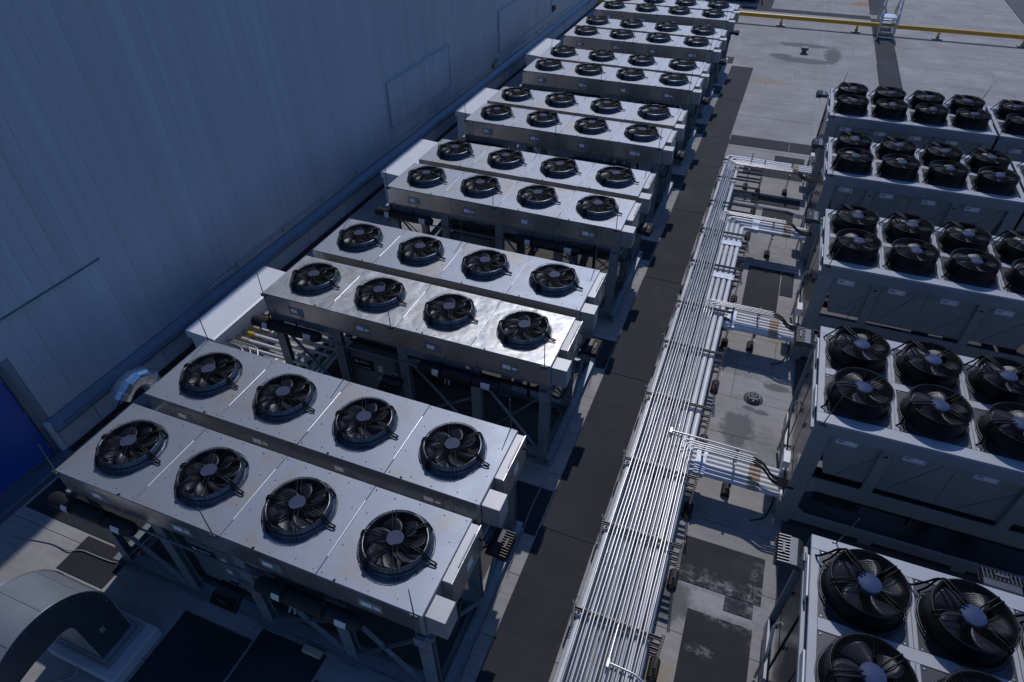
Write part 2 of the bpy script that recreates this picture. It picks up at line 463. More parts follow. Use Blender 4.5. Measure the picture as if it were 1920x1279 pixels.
ORD = ['first', 'second', 'third', 'fourth', 'fifth', 'sixth', 'seventh', 'eighth', 'ninth', 'tenth', 'eleventh', 'twelfth', 'thirteenth', 'fourteenth',
       'fifteenth', 'sixteenth', 'seventeenth', 'eighteenth']

# ------------------------------------------------------------------ the setting: ground, roof, walkways
ground = struct('ground', MB().box(-400, 600, -300, 800, -12.5, -12), 'under')
rf = struct('roof', MB().box(-2.85, 19.6, -14, 75, -0.4, -0.03), 'seam')
b = MB().box(19.6, 19.78, -14, 75, -0.4, 0.03)
part('roof_edge', b, 'seam', rf, 0.01)
rnd = random.Random(3)
y = -5.2; row = 0
sheet_cache = {}
while y < 60:
    x = -2.85; xe = 19.59
    cuts = []
    cx = x + rnd.uniform(1.5, 7)
    while cx < xe - 1.2:
        cuts.append(cx); cx += rnd.uniform(6.5, 9.0)
    xs = [x] + cuts + [xe]
    for a, c in zip(xs[:-1], xs[1:]):
        lift = rnd.uniform(-0.0015, 0.0025)
        b = MB().box(a + 0.005, c - 0.005, y + 0.005, y + 1.05 - 0.005, -0.028, -0.003 + lift)
        part('membrane_sheet', b, 'roof', rf)
    y += 1.05; row += 1
# a taped seam running away from the camera on the open roof
part('seam_tape', MB().box(9.62, 9.75, 21.2, 48, 0.001, 0.005), 'roof', rf)

def walkway(name, cells):
    root = None
    for i, (x0, x1, y0, y1) in enumerate(cells):
        b = MB().box(x0, x1, y0, y1, 0.0, 0.012)
        if root is None:
            root = struct(name, b, 'walk', 0.002)
        else:
            part('walkway_sheet', b, 'walk', root, 0.002)
    return root
walkway('walkway', [(5.94, 6.88, -6, -0.9)] + [(5.93 + 0.01 * (i % 2), 6.87 + 0.012 * ((i * 7) % 3), a + 0.008, c - 0.008) for i, (a, c) in enumerate(
    ((-0.9, 3.1), (3.1, 7.2), (7.2, 11.0), (11.0, 14.8), (14.8, 18.1), (18.1, 20.6), (20.6, 24.6), (24.6, 29.1)))])
walkway('walkway', [(6.90, 8.9, 20.22, 21.05), (8.915, 10.3, 20.22, 21.05)])
walkway('walkway', [(12.08, 12.96, 21.5, 24.9), (12.08, 12.96, 24.915, 28.4), (12.06, 12.96, 28.415, 31.6), (12.08, 12.97, 31.615, 35.5), (12.05, 12.96, 36.0, 40.0), (12.05, 12.96, 40.95, 47.5)])
walkway('walkway', [(5.2, 8.6, 39.75, 40.5), (8.615, 12.04, 39.75, 40.5), (6.0, 6.8, 40.52, 46)])
walkway('walkway', [(8.24, 9.5, 3.0, 3.83), (8.48, 9.42, 1.1, 2.58), (8.48, 9.42, -1.2, 1.09), (8.98, 9.40, 2.74, 2.985)])
walkway('walkway', [(8.38, 9.18, 10.5, 12.5), (9.20, 9.5, 11.4, 12.5)])
walkway('walkway', [(8.44, 9.3, 15.0, 15.8), (7.6, 9.45, 18.0, 18.9), (8.5, 9.45, 19.1, 19.75), (8.05, 9.45, 16.05, 16.6)])
walkway('walkway', [(1.43, 2.66, -1.9, -0.22), (2.70, 3.80, -1.9, -0.02), (3.84, 4.9, -1.9, -0.35)])
walkway('walkway', [(-1.03, -0.05, -0.42, 0.20), (-2.55, -0.05, 0.24, 1.10)])
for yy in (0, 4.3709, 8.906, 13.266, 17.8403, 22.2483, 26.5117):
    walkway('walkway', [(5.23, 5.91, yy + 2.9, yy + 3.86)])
    base = struct('roof_tone', MB().box(0.10, 5.42, yy + 0.32, yy + 2.62, 0.0, 0.010), 'brown_shade', 0.002)  # added dark sheet, stands in for deep shade on the floor below

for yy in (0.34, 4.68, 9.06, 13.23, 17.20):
    struct('roof_tone', MB().box(9.70, 18.2, yy - 1.85, yy + 2.35, 0.0, 0.011), 'brown_shade', 0.002)  # dark brown sheet over the ground under and between chillers

# ------------------------------------------------------------------ the building along the coolers
bld = thing('building', 'tall pale metal clad building wall shading the row of coolers', 'building', (-2.9, 0, 0))
BX = -2.9
def bpart(name, mb, mt, bevel=0.0):
    for i, p in enumerate(mb.v): mb.v[i] = (p[0] - BX, p[1], p[2])
    return part(name, mb, mt, bld, bevel)
bpart('wall_core', MB().box(-14, -3.012, -14, 60, -12, 13.5), 'joint')
DY0, DY1, DZ0, DZ1 = -0.75, 1.33, 0.17, 2.22
# vertical panels, one by one
y = -4.6
PW = 0.305
rp = random.Random(11)
while y < 46:
    y1 = y + PW
    if y1 < 3.75:
        bpart('cladding_panel', MB().box(-3.01, -2.955, y + 0.002, y1 - 0.002, 2.955, 13.5), 'wall')
        zb = 0.80 if not (y < DY1 and y1 > DY0) else DZ1 + 0.06
        bpart('cladding_panel', MB().box(-3.01, -2.998 + rp.uniform(-.002, .002), y + 0.0016, y1 - 0.0016, zb, 2.952), 'wall')
    else:
        bpart('cladding_panel', MB().box(-3.01, -2.998 + rp.uniform(-.002, .002), y + 0.0016, y1 - 0.0016, 0.802, 13.5), 'wall')
    y = y1
bpart('drip_edge', MB().box(-2.99, -2.935, -4.6, 3.665, 2.93, 2.953), 'flash')
# framed infill panels
for (y0, y1, z0, z1) in ((14.15, 18.35, 1.50, 2.80), (23.0, 29.5, 1.38, 2.86)):
    b = MB()
    b.box(-3.0, -2.94, y0 - 0.05, y0, z0 - .05, z1 + .05).box(-3.0, -2.94, y1, y1 + 0.05, z0 - .05, z1 + .05)
    b.box(-3.0, -2.94, y0, y1, z1, z1 + .05).box(-3.0, -2.94, y0, y1, z0 - .05, z0)
    f = bpart('panel_frame', b, 'wall_trim', 0.003)
    k = max(1, round((y1 - y0) / 0.31)); w = (y1 - y0) / k
    for i in range(k):
        bpart('infill_panel', MB().box(-3.0, -2.965, y0 + i * w + .004, y0 + (i + 1) * w - .004, z0 + .003, z1 - .003), 'wall')
# lower curb: panels, sloped flashing, red strip
ycs = [-4.8, -2.9]
yy = 0.45
ycs = [-4.75, -3.05, -1.3] if False else []
yc = 2.22 - 1.75 * 4
while yc < 47:
    a, c = yc + 0.006, yc + 1.75 - 0.006
    for (p, q) in ((a, min(c, DY0 - .06)), (max(a, DY1 + .09), c)):
        if q - p > 0.1:
            bpart('curb_panel', MB().box(-3.01, -2.9, p, q, 0.07, 0.56), 'curb', 0.004)
    yc += 1.75
for (p, q) in ((-4.8, DY0 - .06), (DY1 + .09, 47)):
    bpart('flashing', MB().prism([(-3.005, 0.80), (-2.97, 0.80), (-2.80, 0.62), (-2.80, 0.562), (-2.82, 0.562), (-2.82, 0.60), (-3.005, 0.60)], 'y', p, q), 'flash')
    bpart('base_strip', MB().box(-2.9, -2.82, p, q, 0.0, 0.065), 'red')
# blue door in its frame
d = bpart('door', MB().box(-3.008, -2.985, DY0, DY1 - 0.09, DZ0, DZ1 - 0.05), 'door', 0.004)
b = MB()
for zz in (0.35, 1.2, 2.0):
    b.tube([(-2.98 - BX, DY1 - .10, zz - .06), (-2.98 - BX, DY1 - .10, zz + .06)], 0.012, 8)
part('hinge', b, 'frame_dk', d)
part('kick_plate', MB().box(-2.984 - BX, -2.980 - BX, DY0 + .06, DY1 - .16, DZ0 + .03, DZ0 + .22), 'door', d, .001)
part('rail', MB().box(-2.984 - BX, -2.978 - BX, DY0 + .02, DY1 - .11, 1.18, 1.20), 'door', d, .001)
b = MB().box(-3.008, -2.93, DY1 - .085, DY1, 0.10, DZ1).box(-3.008, -2.93, DY0 - .05, DY0, 0.10, DZ1).box(-3.008, -2.92, DY0 - .05, DY1, DZ1, DZ1 + .055)
bpart('door_frame', b, 'flash', 0.004)
bpart('door_step', MB().box(-3.008, -2.62, DY0 - .05, DY1 + .07, 0.0, 0.13), 'flash', 0.008)
bpart('door_pier', MB().box(-3.008, -2.86, DY1 + .003, DY1 + .088, 0.0, 0.80), 'curb', 0.004)

# conduits strapped along the wall
for i, (x, z, r) in enumerate(((-2.955, 0.93, 0.019), (-2.96, 0.99, 0.015), (-2.83, 0.66, 0.022))):
    p0 = (5.1, 6.0, 1.6)[i]
    b = MB()
    pts = [(x, p0, z), (x, 46, z)]
    if i < 2:
        pts = [(-2.45, p0 + 0.25, z + .22), (-2.62, p0 + .30, z + .22), (x, p0 + 0.5, z), (x, p0 + 1.0, z), (x, 46, z)]
        pts = fillet(pts, 0.15)
    b.tube(pts, r, 6)
    o = solo('wall_conduit', b, ('conduit', 'conduit', 'flash')[i],
             ('slim grey conduit running along the wall foot, lower of two above the ledge',
              'slim grey conduit running along the wall foot, upper of two above the ledge',
              'grey conduit lying along the lip of the ledge at the wall foot')[i], 'conduit', 'conduits along the wall')
    b = MB()
    yy = 6.6
    while yy < 45:
        b.box(x - .03, x + r + .006, yy, yy + .03, z - r - .006, z + r + .006); yy += 1.75
    s = part('strap', b, 'frame_dk', o); s['kind'] = 'stuff'
# two cables from the ledge down to the roof
for i, (ya, yb) in enumerate(((3.1, 2.35), (13.9, 13.2), (20.6, 19.7))):
    b = MB().tube(fillet([(-2.79, ya, 0.62), (-2.80, ya - .1, 0.5), (-2.80, (ya + yb) / 2, 0.3), (-2.78, yb, 0.05), (-2.4, yb - .3, 0.03)], 0.2), 0.013, 6)
    solo('cable', b, 'black', ('thin black cable sagging down the curb near the blue door', 'thin black cable on the curb beside the third white pipe hood',
                              'thin black cable on the curb beyond the fifth cooler bank')[i], 'cable', 'cables hanging on the curb')
# brass wall hydrant and a far wall lamp
t = thing('wall_hydrant', 'small brass twin valve fixture on the wall beyond the framed panel', 'valve', (-3.0, 22.3, 1.0))
part('body', MB().box(0, .09, -.10, .06, -.1, .12), 'brass', t, 0.01)
part('outlet', MB().tube([(.05, .06, .05), (.05, .22, .10)], .03, 8).tube([(.05, .22, .10), (.05, .36, .16)], .045, 8), 'brass', t)
t = thing('wall_lamp', 'small grey box light on the far wall beside the framed panel', 'lamp', (-3.0, 29.9, 1.55))
part('housing', MB().box(0, .14, -.12, .12, -.1, .1), 'lamp', t, 0.01)
part('bracket', MB().box(0, .05, -.04, .04, -.2, -.1), 'lamp', t)

# ------------------------------------------------------------------ fan used on the roof coolers
def guard_mesh(r_top, z_top, r_base, z_base, rings, spokes, w, side=4, n=36, r_in=.11):
    b = MB()
    for i in range(rings):
        t = (i + 1) / rings
        r = r_in + .01 + (r_top - r_in - .01) * t
        z = z_top + 0.02 * (1 - t)
        b.tube([(r * math.cos(a), r * math.sin(a), z) for a in [2 * math.pi * k / n for k in range(n)]], w * (1.7 if i == rings - 1 else 1), 3, closed=True)
    for i in range(1, side + 1):
        t = i / side
        r = r_top + (r_base - r_top) * t; z = z_top + (z_base - z_top) * t
        b.tube([(r * math.cos(a), r * math.sin(a), z) for a in [2 * math.pi * k / n for k in range(n)]], w * (1.7 if i == side else 1), 3, closed=True)
    for k in range(spokes):
        a = 2 * math.pi * (k + .5) / spokes
        c, s = math.cos(a), math.sin(a)
        b.tube([(r_in * c, r_in * s, z_top + .02), (r_top * c, r_top * s, z_top), (r_base * c, r_base * s, z_base)], w, 3, caps=False)
    return b
def blade_mesh(r0, r1, sweep, chord, zt, n=6, mm=4):
    b = MB(); g = []
    for side in (0, 1):
        for i in range(n + 1):
            s = i / n
            r = r0 + (r1 - r0) * s
            cw = chord * (0.62 + 0.6 * math.sin(math.pi * min(1, s * 0.75 + 0.1)))
            for j in range(mm + 1):
                t = j / mm - 0.5
                a = sweep * s ** 1.4 + cw * t
                z = -zt * t * 2 * (1 - 0.35 * s) + 0.012 * math.cos(t * 3) - 0.006 * side
                g.append((r * math.cos(a), r * math.sin(a), z))
    k = (n + 1) * (mm + 1); W = mm + 1
    fs = []
    for i in range(n):
        for j in range(mm):
            q = (i * W + j, i * W + j + 1, (i + 1) * W + j + 1, (i + 1) * W + j)
            fs.append(q); fs.append(tuple(x + k for x in q[::-1]))
    edge = [i * W for i in range(n + 1)] + [n * W + j for j in range(1, W)] + [i * W + mm for i in range(n - 1, -1, -1)] + [j for j in range(mm - 1, 0, -1)]
    for a_, c_ in zip(edge, edge[1:] + edge[:1]):
        fs.append((a_, c_, c_ + k, a_ + k))
    b.add(g, fs, True)
    return b
def pair_arm(ang, pts, gap, r, n=6):
    """Two parallel rods following (radius, height) points at an angle."""
    b = MB()
    c, s = math.cos(ang), math.sin(ang)
    for sg in (-1, 1):
        P = [(rad * c - sg * g * s, rad * s + sg * g * c, z) for (rad, z, g) in [(p[0], p[1], p[2] if len(p) > 2 else gap) for p in pts]]
        b.tube(fillet(P, 0.03, 3), r, n)
    return b
ME = {}
FS = 0.955
ME['shroud'] = MB().lathe([(.475, .0), (.475, .012), (.445, .016), (.432, .04), (.428, .09), (.436, .10), (.436, .112), (.426, .12), (.424, .172), (.412, .186), (.402, .180), (.398, .16), (.396, -.10), (.404, -.10)], 48).mesh('fan', 'shroud')
ME['guard'] = guard_mesh(.425, .20, .492, .03, 11, 18, .0026).mesh('guard', 'wire')
ME['blade'] = blade_mesh(.095, .385, 0.55, 0.62, .055).mesh('blade', 'blade')
b = MB().lathe([(.10, .03), (.106, .05), (.106, .20), (.100, .212)], 28, cap0=True, cap1=False)
ME['motor'] = b.mesh('motor', 'motor_side')
poly = []
for k in range(28):
    a = 2 * math.pi * k / 28
    x, y2 = .112 * math.cos(a), .112 * math.sin(a)
    d_ = x * math.cos(R(-55)) + y2 * math.sin(R(-55))
    if d_ > .094:
        x -= (d_ - .094) * math.cos(R(-55)); y2 -= (d_ - .094) * math.sin(R(-55))
    poly.append((x, y2))
ME['cap'] = MB().prism(poly, 'z', .205, .224).mesh('motor_cap', 'motor', 0.004)
arm_pts = [(.10, .150), (.16, .195), (.24, .232), (.40, .222), (.452, .19), (.482, .02)]
ME['arm'] = pair_arm(0, arm_pts, .016, .0125).mesh('bracket_arm', 'wire')
hp = [(.10, .150), (.16, .200), (.26, .236), (.40, .205), (.455, .13), (.50, .055), (.58, .045, .018), (.61, .045, .004)]
ME['handle'] = pair_arm(0, hp, .016, .0125).mesh('bracket_arm', 'wire')
ME['tie'] = pair_arm(0, [(.10, .21), (.20, .226), (.41, .214), (.455, .17), (.50, .02)], .026, .0042).mesh('tie_rod', 'wire')

def add_fan(parent, loc, blades=7):
    f = link('fan', ME['shroud'], parent, loc); f.scale = (FS, FS, FS * .80)
    link('guard', ME['guard'], f)
    ph = random.uniform(0, 1)
    for k in range(blades):
        link('blade', ME['blade'], f, (0, 0, .085), (0, 0, ph + 2 * math.pi * k / blades))
    link('motor', ME['motor'], f)
    link('motor_cap', ME['cap'], f)
    for a in (-173, 50, -115):
        link('bracket_arm', ME['arm'], f, (0, 0, 0), (0, 0, R(a)))
    link('bracket_arm', ME['handle'], f, (0, 0, 0), (0, 0, R(-7)))
    for a in (121, -61):
        link('tie_rod', ME['tie'], f, (0, 0, 0), (0, 0, R(a)))
    return f

# ------------------------------------------------------------------ roof cooler (one casing of four fans)
W, DD, H = 5.6, 1.3533, 0.42
def panel_with_hole(x0, x1, y0, y1, z0, z1, cx, cy, r, n=40):
    """Sheet with a round opening, with thickness."""
    b = MB()
    ring = [(cx + r * math.cos(2 * math.pi * k / n), cy + r * math.sin(2 * math.pi * k / n)) for k in range(n)]
    sq = []
    for (px, py) in ring:
        dx, dy = px - cx, py - cy
        tx = ((x1 - cx) if dx > 0 else (x0 - cx)) / dx if abs(dx) > 1e-9 else 1e9
        ty = ((y1 - cy) if dy > 0 else (y0 - cy)) / dy if abs(dy) > 1e-9 else 1e9
        t = min(tx, ty); sq.append((cx + dx * t, cy + dy * t))
    # put exact corners
    for (qx, qy) in ((x0, y0), (x1, y0), (x1, y1), (x0, y1)):
        j = min(range(n), key=lambda i: (sq[i][0] - qx) ** 2 + (sq[i][1] - qy) ** 2)
        sq[j] = (qx, qy)
    vs = [(p[0], p[1], z1) for p in ring] + [(p[0], p[1], z1) for p in sq] + [(p[0], p[1], z0) for p in ring] + [(p[0], p[1], z0) for p in sq]
    fs = []
    for k in range(n):
        k2 = (k + 1) % n
        fs += [(k, n + k, n + k2, k2), (2 * n + k, 2 * n + k2, 3 * n + k2, 3 * n + k), (n + k, 3 * n + k, 3 * n + k2, n + k2), (k, k2, 2 * n + k2, 2 * n + k)]
    return b.add(vs, fs)
ME['top'] = panel_with_hole(-.697, .697, -.6766, .6766, -.016, 0, 0, 0, .385).mesh('top_panel', 'galv', 0.0025)
ME['top_dull'] = ME['top'].copy(); ME['top_dull'].materials[0] = M['galv_dull']
ME['top_dent'] = ME['top'].copy(); ME['top_dent'].materials[0] = M['galv_dent']
def make_cooler():
    c = thing('dry_cooler', '', 'cooler')
    for k in range(4):
        link('top_panel', ME['top'], c, (.7 + 1.4 * k, DD / 2, H))
    part('front_face', MB().box(0, W, 0.0, 0.012, 0, H - .018), 'steel', c, 0.002)
    part('back_face', MB().box(0, W, DD - .012, DD, 0, H - .018), 'steel', c, 0.002)
    part('end_face', MB().box(0, .012, .0125, DD - .0125, 0, H - .018), 'steel_lt', c)
    part('end_face', MB().box(W - .012, W, .0125, DD - .0125, 0, H - .018), 'steel_lt', c)
    part('corner_trim', MB().box(W - .05, W + .004, -.004, -.0005, 0.003, H - .02), 'steel_lt', c)
    part('coil', MB().box(.02, W - .02, .02, DD - .02, 0.06, 0.14), 'coil', c)
    for k in range(4):
        add_fan(c, (.7 + 1.4 * k, DD / 2, H))
    for k in range(1, 4):
        part('seam_strip', MB().tube([(1.4 * k, .25, H + .003), (1.4 * k, 1.10, H + .003)], .009, 10), 'strip', c)
    s = MB()
    rs = random.Random(5)
    for k in range(4):
        for (dx, dy) in ((.06, .05), (.06, DD - .05), (.70, .04), (.70, DD - .04), (1.34, .05), (1.34, DD - .05), (.10, .45), (1.30, .45), (.12, .95), (1.28, .95), (.35, .08), (1.05, .08), (.35, DD - .08), (1.05, DD - .08)):
            x = 1.4 * k + dx + rs.uniform(-.02, .02)
            s.lathe([(.009, 0), (.009, .004), (.004, .007)], 6, (x, dy, H), cap1=True)
    o = part('screw', s, 'strut', c); o['kind'] = 'stuff'
    for k in range(4):
        p = part('name_plate', MB().box(1.4 * k + .53, 1.4 * k + .85, -.006, -.0005, H - .335, H - .165), 'plate', c, 0.001)
        part('label', MB().box(1.4 * k + .575, 1.4 * k + .715, -.009, -.0065, H - .285, H - .200), 'paper', p)
        part('label', MB().box(1.4 * k + .745, 1.4 * k + .825, -.009, -.0065, H - .27, H - .225), 'label_b' if k % 2 == 0 else 'paper', p)
    for x0, x1 in ((0.03, 1.32), (2.72, 4.05)):
        part('header_panel', MB().box(x0, x1, .07, .085, -.24, -.002), 'frame_dk', c, 0.003)
    # terminal box and isolator panel at the aisle end
    part('terminal_box', MB().box(W + .006, W + .262, .035, .315, H - .42, H - .045), 'steel_lt', c, 0.005)
    p = part('isolator_panel', MB().box(W + .006, W + .125, .475, 1.305, H - .50, H - .012), 'steel_lt', c, 0.004)
    part('door_leaf', MB().box(W + .126, W + .142, .465, 1.315, H - .53, H - .002), 'steel', p, 0.003)
    hb = MB()
    for k in range(22):
        hb.box(W + .105, W + .122, .70 + .022 * k, .712 + .022 * k, H - .011, H + .002)
    o = part('hinge', hb, 'steel_lt', p); o['kind'] = 'stuff'
    part('lock', MB().tube([(W + .142, 1.24, H - .20), (W + .175, 1.24, H - .20)], .02, 8), 'black', p)
    part('data_label', MB().box(W + .1425, W + .145, .85, 1.0, H - .36, H - .20), 'label_w', p)
    # top hook studs near the front lip
    s = MB()
    for x in (1.15, 3.3, 4.45):
        s.tube([(x, .03, H), (x, .0, H + .03)], .010, 6)
    o = part('lifting_stud', s, 'black', c); o['kind'] = 'stuff'
    return c

YK = [0.0, 4.3709, 8.906, 13.266, 17.8403, 22.2483, 26.5117]
REAR = DD + 0.2219
BANK = ['bank closest to the blue door', 'second bank from the blue door', 'third bank from the blue door', 'fourth bank from the blue door',
        'fifth bank from the blue door', 'sixth bank from the blue door', 'last bank before the yellow pipe']
FL = ['dull bluish steel cooler with four black fans, beside the curved duct and blue door',
      'bright dented steel cooler with four fans, just past the first white pipe hood',
      'steel cooler with four fans and worn top, front one of third bank from blue door',
      'steel cooler with four fans, front one of fourth bank from blue door',
      'whitish steel cooler with four fans, front one of fifth bank from blue door',
      'whitish steel cooler with four fans, front one of sixth bank from blue door',
      'pale steel cooler with four fans, front one of last bank before the yellow pipe']
RL = ['dull steel cooler with four fans, beside the galvanised elbow vent',
      'steel cooler with four fans directly behind the bright dented one',
      'steel cooler with four fans, back one of third bank from blue door',
      'steel cooler with four fans, back one of fourth bank from blue door',
      'whitish steel cooler with four fans, back one of fifth bank from blue door',
      'whitish steel cooler with four fans, back one of sixth bank from blue door',
      'pale steel cooler with four fans cut by the top picture edge, last before yellow pipe']
proto = make_cooler()
for k, yk in enumerate(YK):
    for j in (0, 1):
        o = proto if (k == 0 and j == 0) else copy_tree(proto)
        o.location = (0, yk + (REAR if j else 0), T - H)
        o['label'] = (RL if j else FL)[k]
        o['group'] = 'steel coolers in banks along the wall'
        if o is not proto:
            for f in o.children:
                if f.name.split('.')[0] == 'fan':
                    ph = random.uniform(0, 6.28)
                    for bl in f.children:
                        if bl.name.split('.')[0] == 'blade': bl.rotation_euler.z += ph
        for q in o.children:
            if q.name.split('.')[0] == 'top_panel':
                q.rotation_euler = (random.uniform(-.006, .006), random.uniform(-.005, .005), 0)
                if k == 0: q.data = ME['top_dull']
                elif k == 1 and j == 0: q.data = ME['top_dent']

# ------------------------------------------------------------------ steel frame under each bank
PX = [0.06, 1.42, 2.80, 4.22, 5.50]
PYS = [0.11, 1.47, 2.82]
def make_frame():
    c = thing('cooler_trestle', '', 'steel frame')
    for i, x in enumerate(PX):
        for yy in PYS:
            b = MB()
            b.box(x - .095, x + .095, yy - .05, yy - .04, .20, 1.925)          # flange facing the camera
            b.box(x - .095, x + .095, yy + .04, yy + .05, .20, 1.925)
            b.box(x - .006, x + .006, yy - .0395, yy + .0395, .20, 1.925)
            part('post', b, 'frame', c)
            part('foot_plate', MB().box(x - .16, x + .16, yy - .13, yy + .13, .012, .03), 'frame', c, 0.003)
    for yy in PYS:
        part('top_beam', MB().box(-.05, 5.62, yy - .06, yy + .06, 1.93, 2.025), 'frame_dk', c, 0.003)
        b = MB().box(-.02, 5.565, yy - .075, yy + .075, .185, .197).box(-.02, 5.565, yy - .075, yy + .075, .035, .047).box(-.02, 5.565, yy - .005, yy + .005, .047, .185)
        part('base_beam', b, 'frame', c)
    for x in (-.085, 5.63):
        b = MB().box(x - .06, x + .06, -.02, 2.95, .19, .202).box(x - .06, x + .06, -.02, 2.95, .035, .047).box(x - .006, x + .006, -.02, 2.95, .047, .19)
        part('base_beam', b, 'frame', c)
        part('top_beam', MB().box(x - .045, x + .045, -.0, 2.93, 1.88, 1.925), 'frame_dk', c, 0.003)
    for i in (0, 2, 3):
        for yy in (PYS[0] - .058, PYS[2] + .058):
            a, d2 = PX[i] + .1, PX[i + 1] - .1
            part('brace', MB().bar((a, yy, 1.72), (d2, yy, .32), .008, .06, (0, 1, 0)), 'frame', c)
            part('brace', MB().bar((a, yy + .012, .32), (d2, yy + .012, 1.15 if i == 2 else 1.62), .008, .06, (0, 1, 0)), 'frame', c)
    for x in (PX[0] - .11, PX[4] + .11):
        part('brace', MB().bar((x, .2, 1.75), (x, 1.4, .32), .008, .06, (1, 0, 0)), 'frame', c)
        part('brace', MB().bar((x + .012, 1.55, .32), (x + .012, 2.75, 1.7), .008, .06, (1, 0, 0)), 'frame', c)
    # thin rails hung across the front
    part('hanger_rail', MB().box(-.05, 4.2, .02, .045, 1.60, 1.625), 'frame', c)
    # dark refrigerant pipes and their elbow under the casing
    part('refrigerant_pipe', MB().tube(fillet([(2.0, .22, 1.62), (5.5, .22, 1.62), (5.72, .22, 1.55), (5.78, .40, 1.62), (5.74, .6, 1.85)], .12), .026, 8), 'insul', c)
    part('refrigerant_pipe', MB().tube(fillet([(1.5, .34, 1.52), (5.3, .34, 1.52), (5.3, 2.6, 1.52), (1.5, 2.6, 1.52)], .15), .03, 8), 'insul', c)
    part('refrigerant_pipe', MB().tube(fillet([(-.2, 1.2, 1.5), (4.8, 1.2, 1.5), (4.8, 1.2, .4)], .15), .035, 8), 'insul', c)
    part('junction_box', MB().box(5.42, 5.56, -.02, .045, 1.66, 1.84), 'frame_dk', c, 0.004)
    part('drain_tray', MB().box(.2, 5.4, .35, 1.2, 1.84, 1.87), 'frame_dk', c, .003)
    part('drain_tray', MB().box(.2, 5.4, 1.75, 2.25, 1.84, 1.87), 'frame_dk', c, .003)
    return c
pf = make_frame()
FR = ['galvanised post frame with cross braces, carrying the ' + s for s in
      ('two dull coolers beside the blue door', 'bright dented cooler and its pair', 'third cooler bank from the blue door', 'fourth cooler bank from the blue door',
       'fifth cooler bank from the blue door', 'sixth cooler bank from the blue door', 'last cooler bank before yellow pipe')]
for k, yk in enumerate(YK):
    o = pf if k == 0 else copy_tree(pf)
    o.location = (0, yk, 0); o['label'] = FR[k]; o['group'] = 'steel frames under the coolers'

# receivers: black insulated cylinders slung under the front edge
def make_receiver():
    c = thing('receiver_tank', '', 'tank')
    r = .105
    part('shell', MB().lathe([(.02, 0), (r * .7, .012), (r, .06), (r, 1.45), (r * .75, 1.52), (.02, 1.535)], 20, cap0=True, cap1=True), 'insul', c, rot=(0, R(90), 0))
    part('band', MB().lathe([(r + .006, .42), (r + .006, .47)], 20).lathe([(r + .006, 1.02), (r + .006, 1.07)], 20), 'black', c, rot=(0, R(90), 0))
    b = MB()
    for a in (0.30, 1.22):
        vs = []
        n = 6
        for i in range(n + 1):
            th = R(135 + 80 * i / n)
            for x in (a, a + .16):
                vs.append((x, (r + .004) * math.cos(th), (r + .004) * math.sin(th)))
        # only the side that faces out
        vs = [(v[0], v[1], v[2]) for v in vs]
        b.add(vs, [(2 * i, 2 * i + 1, 2 * i + 3, 2 * i + 2) for i in range(n)], True)
        if a == 0.30: part('label', b, 'label_w', c); b = MB()
        else: part('label', b, 'label_w', c)
    part('valve', MB().tube([(.55, -.07, -.08), (.55, -.13, -.14)], .018, 6).tube([(.62, -.07, -.08), (.62, -.12, -.15)], .018, 6), 'frame', c)
    part('hose', MB().tube(fillet([(.12, 0, -.1), (.14, .0, -.22), (.3, .02, -.24), (.42, .05, -.12)], .06), .012, 6), 'insul', c)
    part('hanger', MB().box(.44, .455, -.015, .015, .1, .25).box(1.045, 1.06, -.015, .015, .1, .25), 'insul', c)
    return c
pr_ = make_receiver()
n_ = 0
for k in range(5):
    for j, x in enumerate((-.36, 3.22)):
        o = pr_ if n_ == 0 else copy_tree(pr_)
        o.location = (x, YK[k] - .09, T - .665)
        o['label'] = 'black insulated cylinder slung under the %s, %s' % (
            ('cooler beside the blue door', 'bright dented cooler', 'third cooler bank', 'fourth cooler bank', 'fifth cooler bank')[k], ('wall end', 'aisle end')[j])
        o['group'] = 'black cylinders under the coolers'
        n_ += 1

# control cabinets with name boards
def make_cabinet():
    c = thing('control_cabinet', '', 'cabinet')
    part('body', MB().box(0, 1.02, 0, .42, .0, 1.08), 'cabinet', c, 0.008)
    part('plinth', MB().box(.03, .99, .03, .39, -.10, -.001), 'frame_dk', c)
    part('lid', MB().box(-.015, 1.035, -.02, .435, 1.081, 1.11), 'cabinet', c, 0.006)
    d = part('door', MB().box(.03, .99, -.02, -.001, .04, 1.04), 'cabinet', c, 0.004)
    part('handle', MB().tube([(.86, -.02, .36), (.86, -.05, .37), (.86, -.05, .45), (.86, -.02, .46)], .011, 6), 'frame', d)
    s = part('name_board', MB().box(.07, .53, -.026, -.0205, .66, .92), 'sign_bk', c, 0.002)
    rot = (R(90), 0, 0)
    text('lettering', 'VERTIV', .075, 'sign_lt', s, (.20, -.0275, .81), rot)
    text('lettering', 'Liebert EconoPhase', .043, 'sign_lt', s, (.10, -.0275, .70), rot)
    b = MB().lathe([(.040, 0), (.040, .0015), (.026, .0015), (.026, 0)], 20, close=True)
    part('emblem', b, 'sign_lt', s, loc=(.145, -.0268, .835), rot=rot)
    b = MB().prism([(-.022, .016), (-.010, .020), (.0, -.004), (.010, .020), (.022, .016), (.004, -.024), (-.004, -.024)], 'z', 0, .0016)
    part('emblem', b, 'sign_lt', s, loc=(.145, -.0268, .835), rot=rot)
    part('display', MB().box(.62, .72, -.026, -.0205, .70, .86), 'label_w', c)
    part('display', MB().box(.62, .72, -.026, -.0205, .46, .56), 'label_w', c)
    return c
pc = make_cabinet()
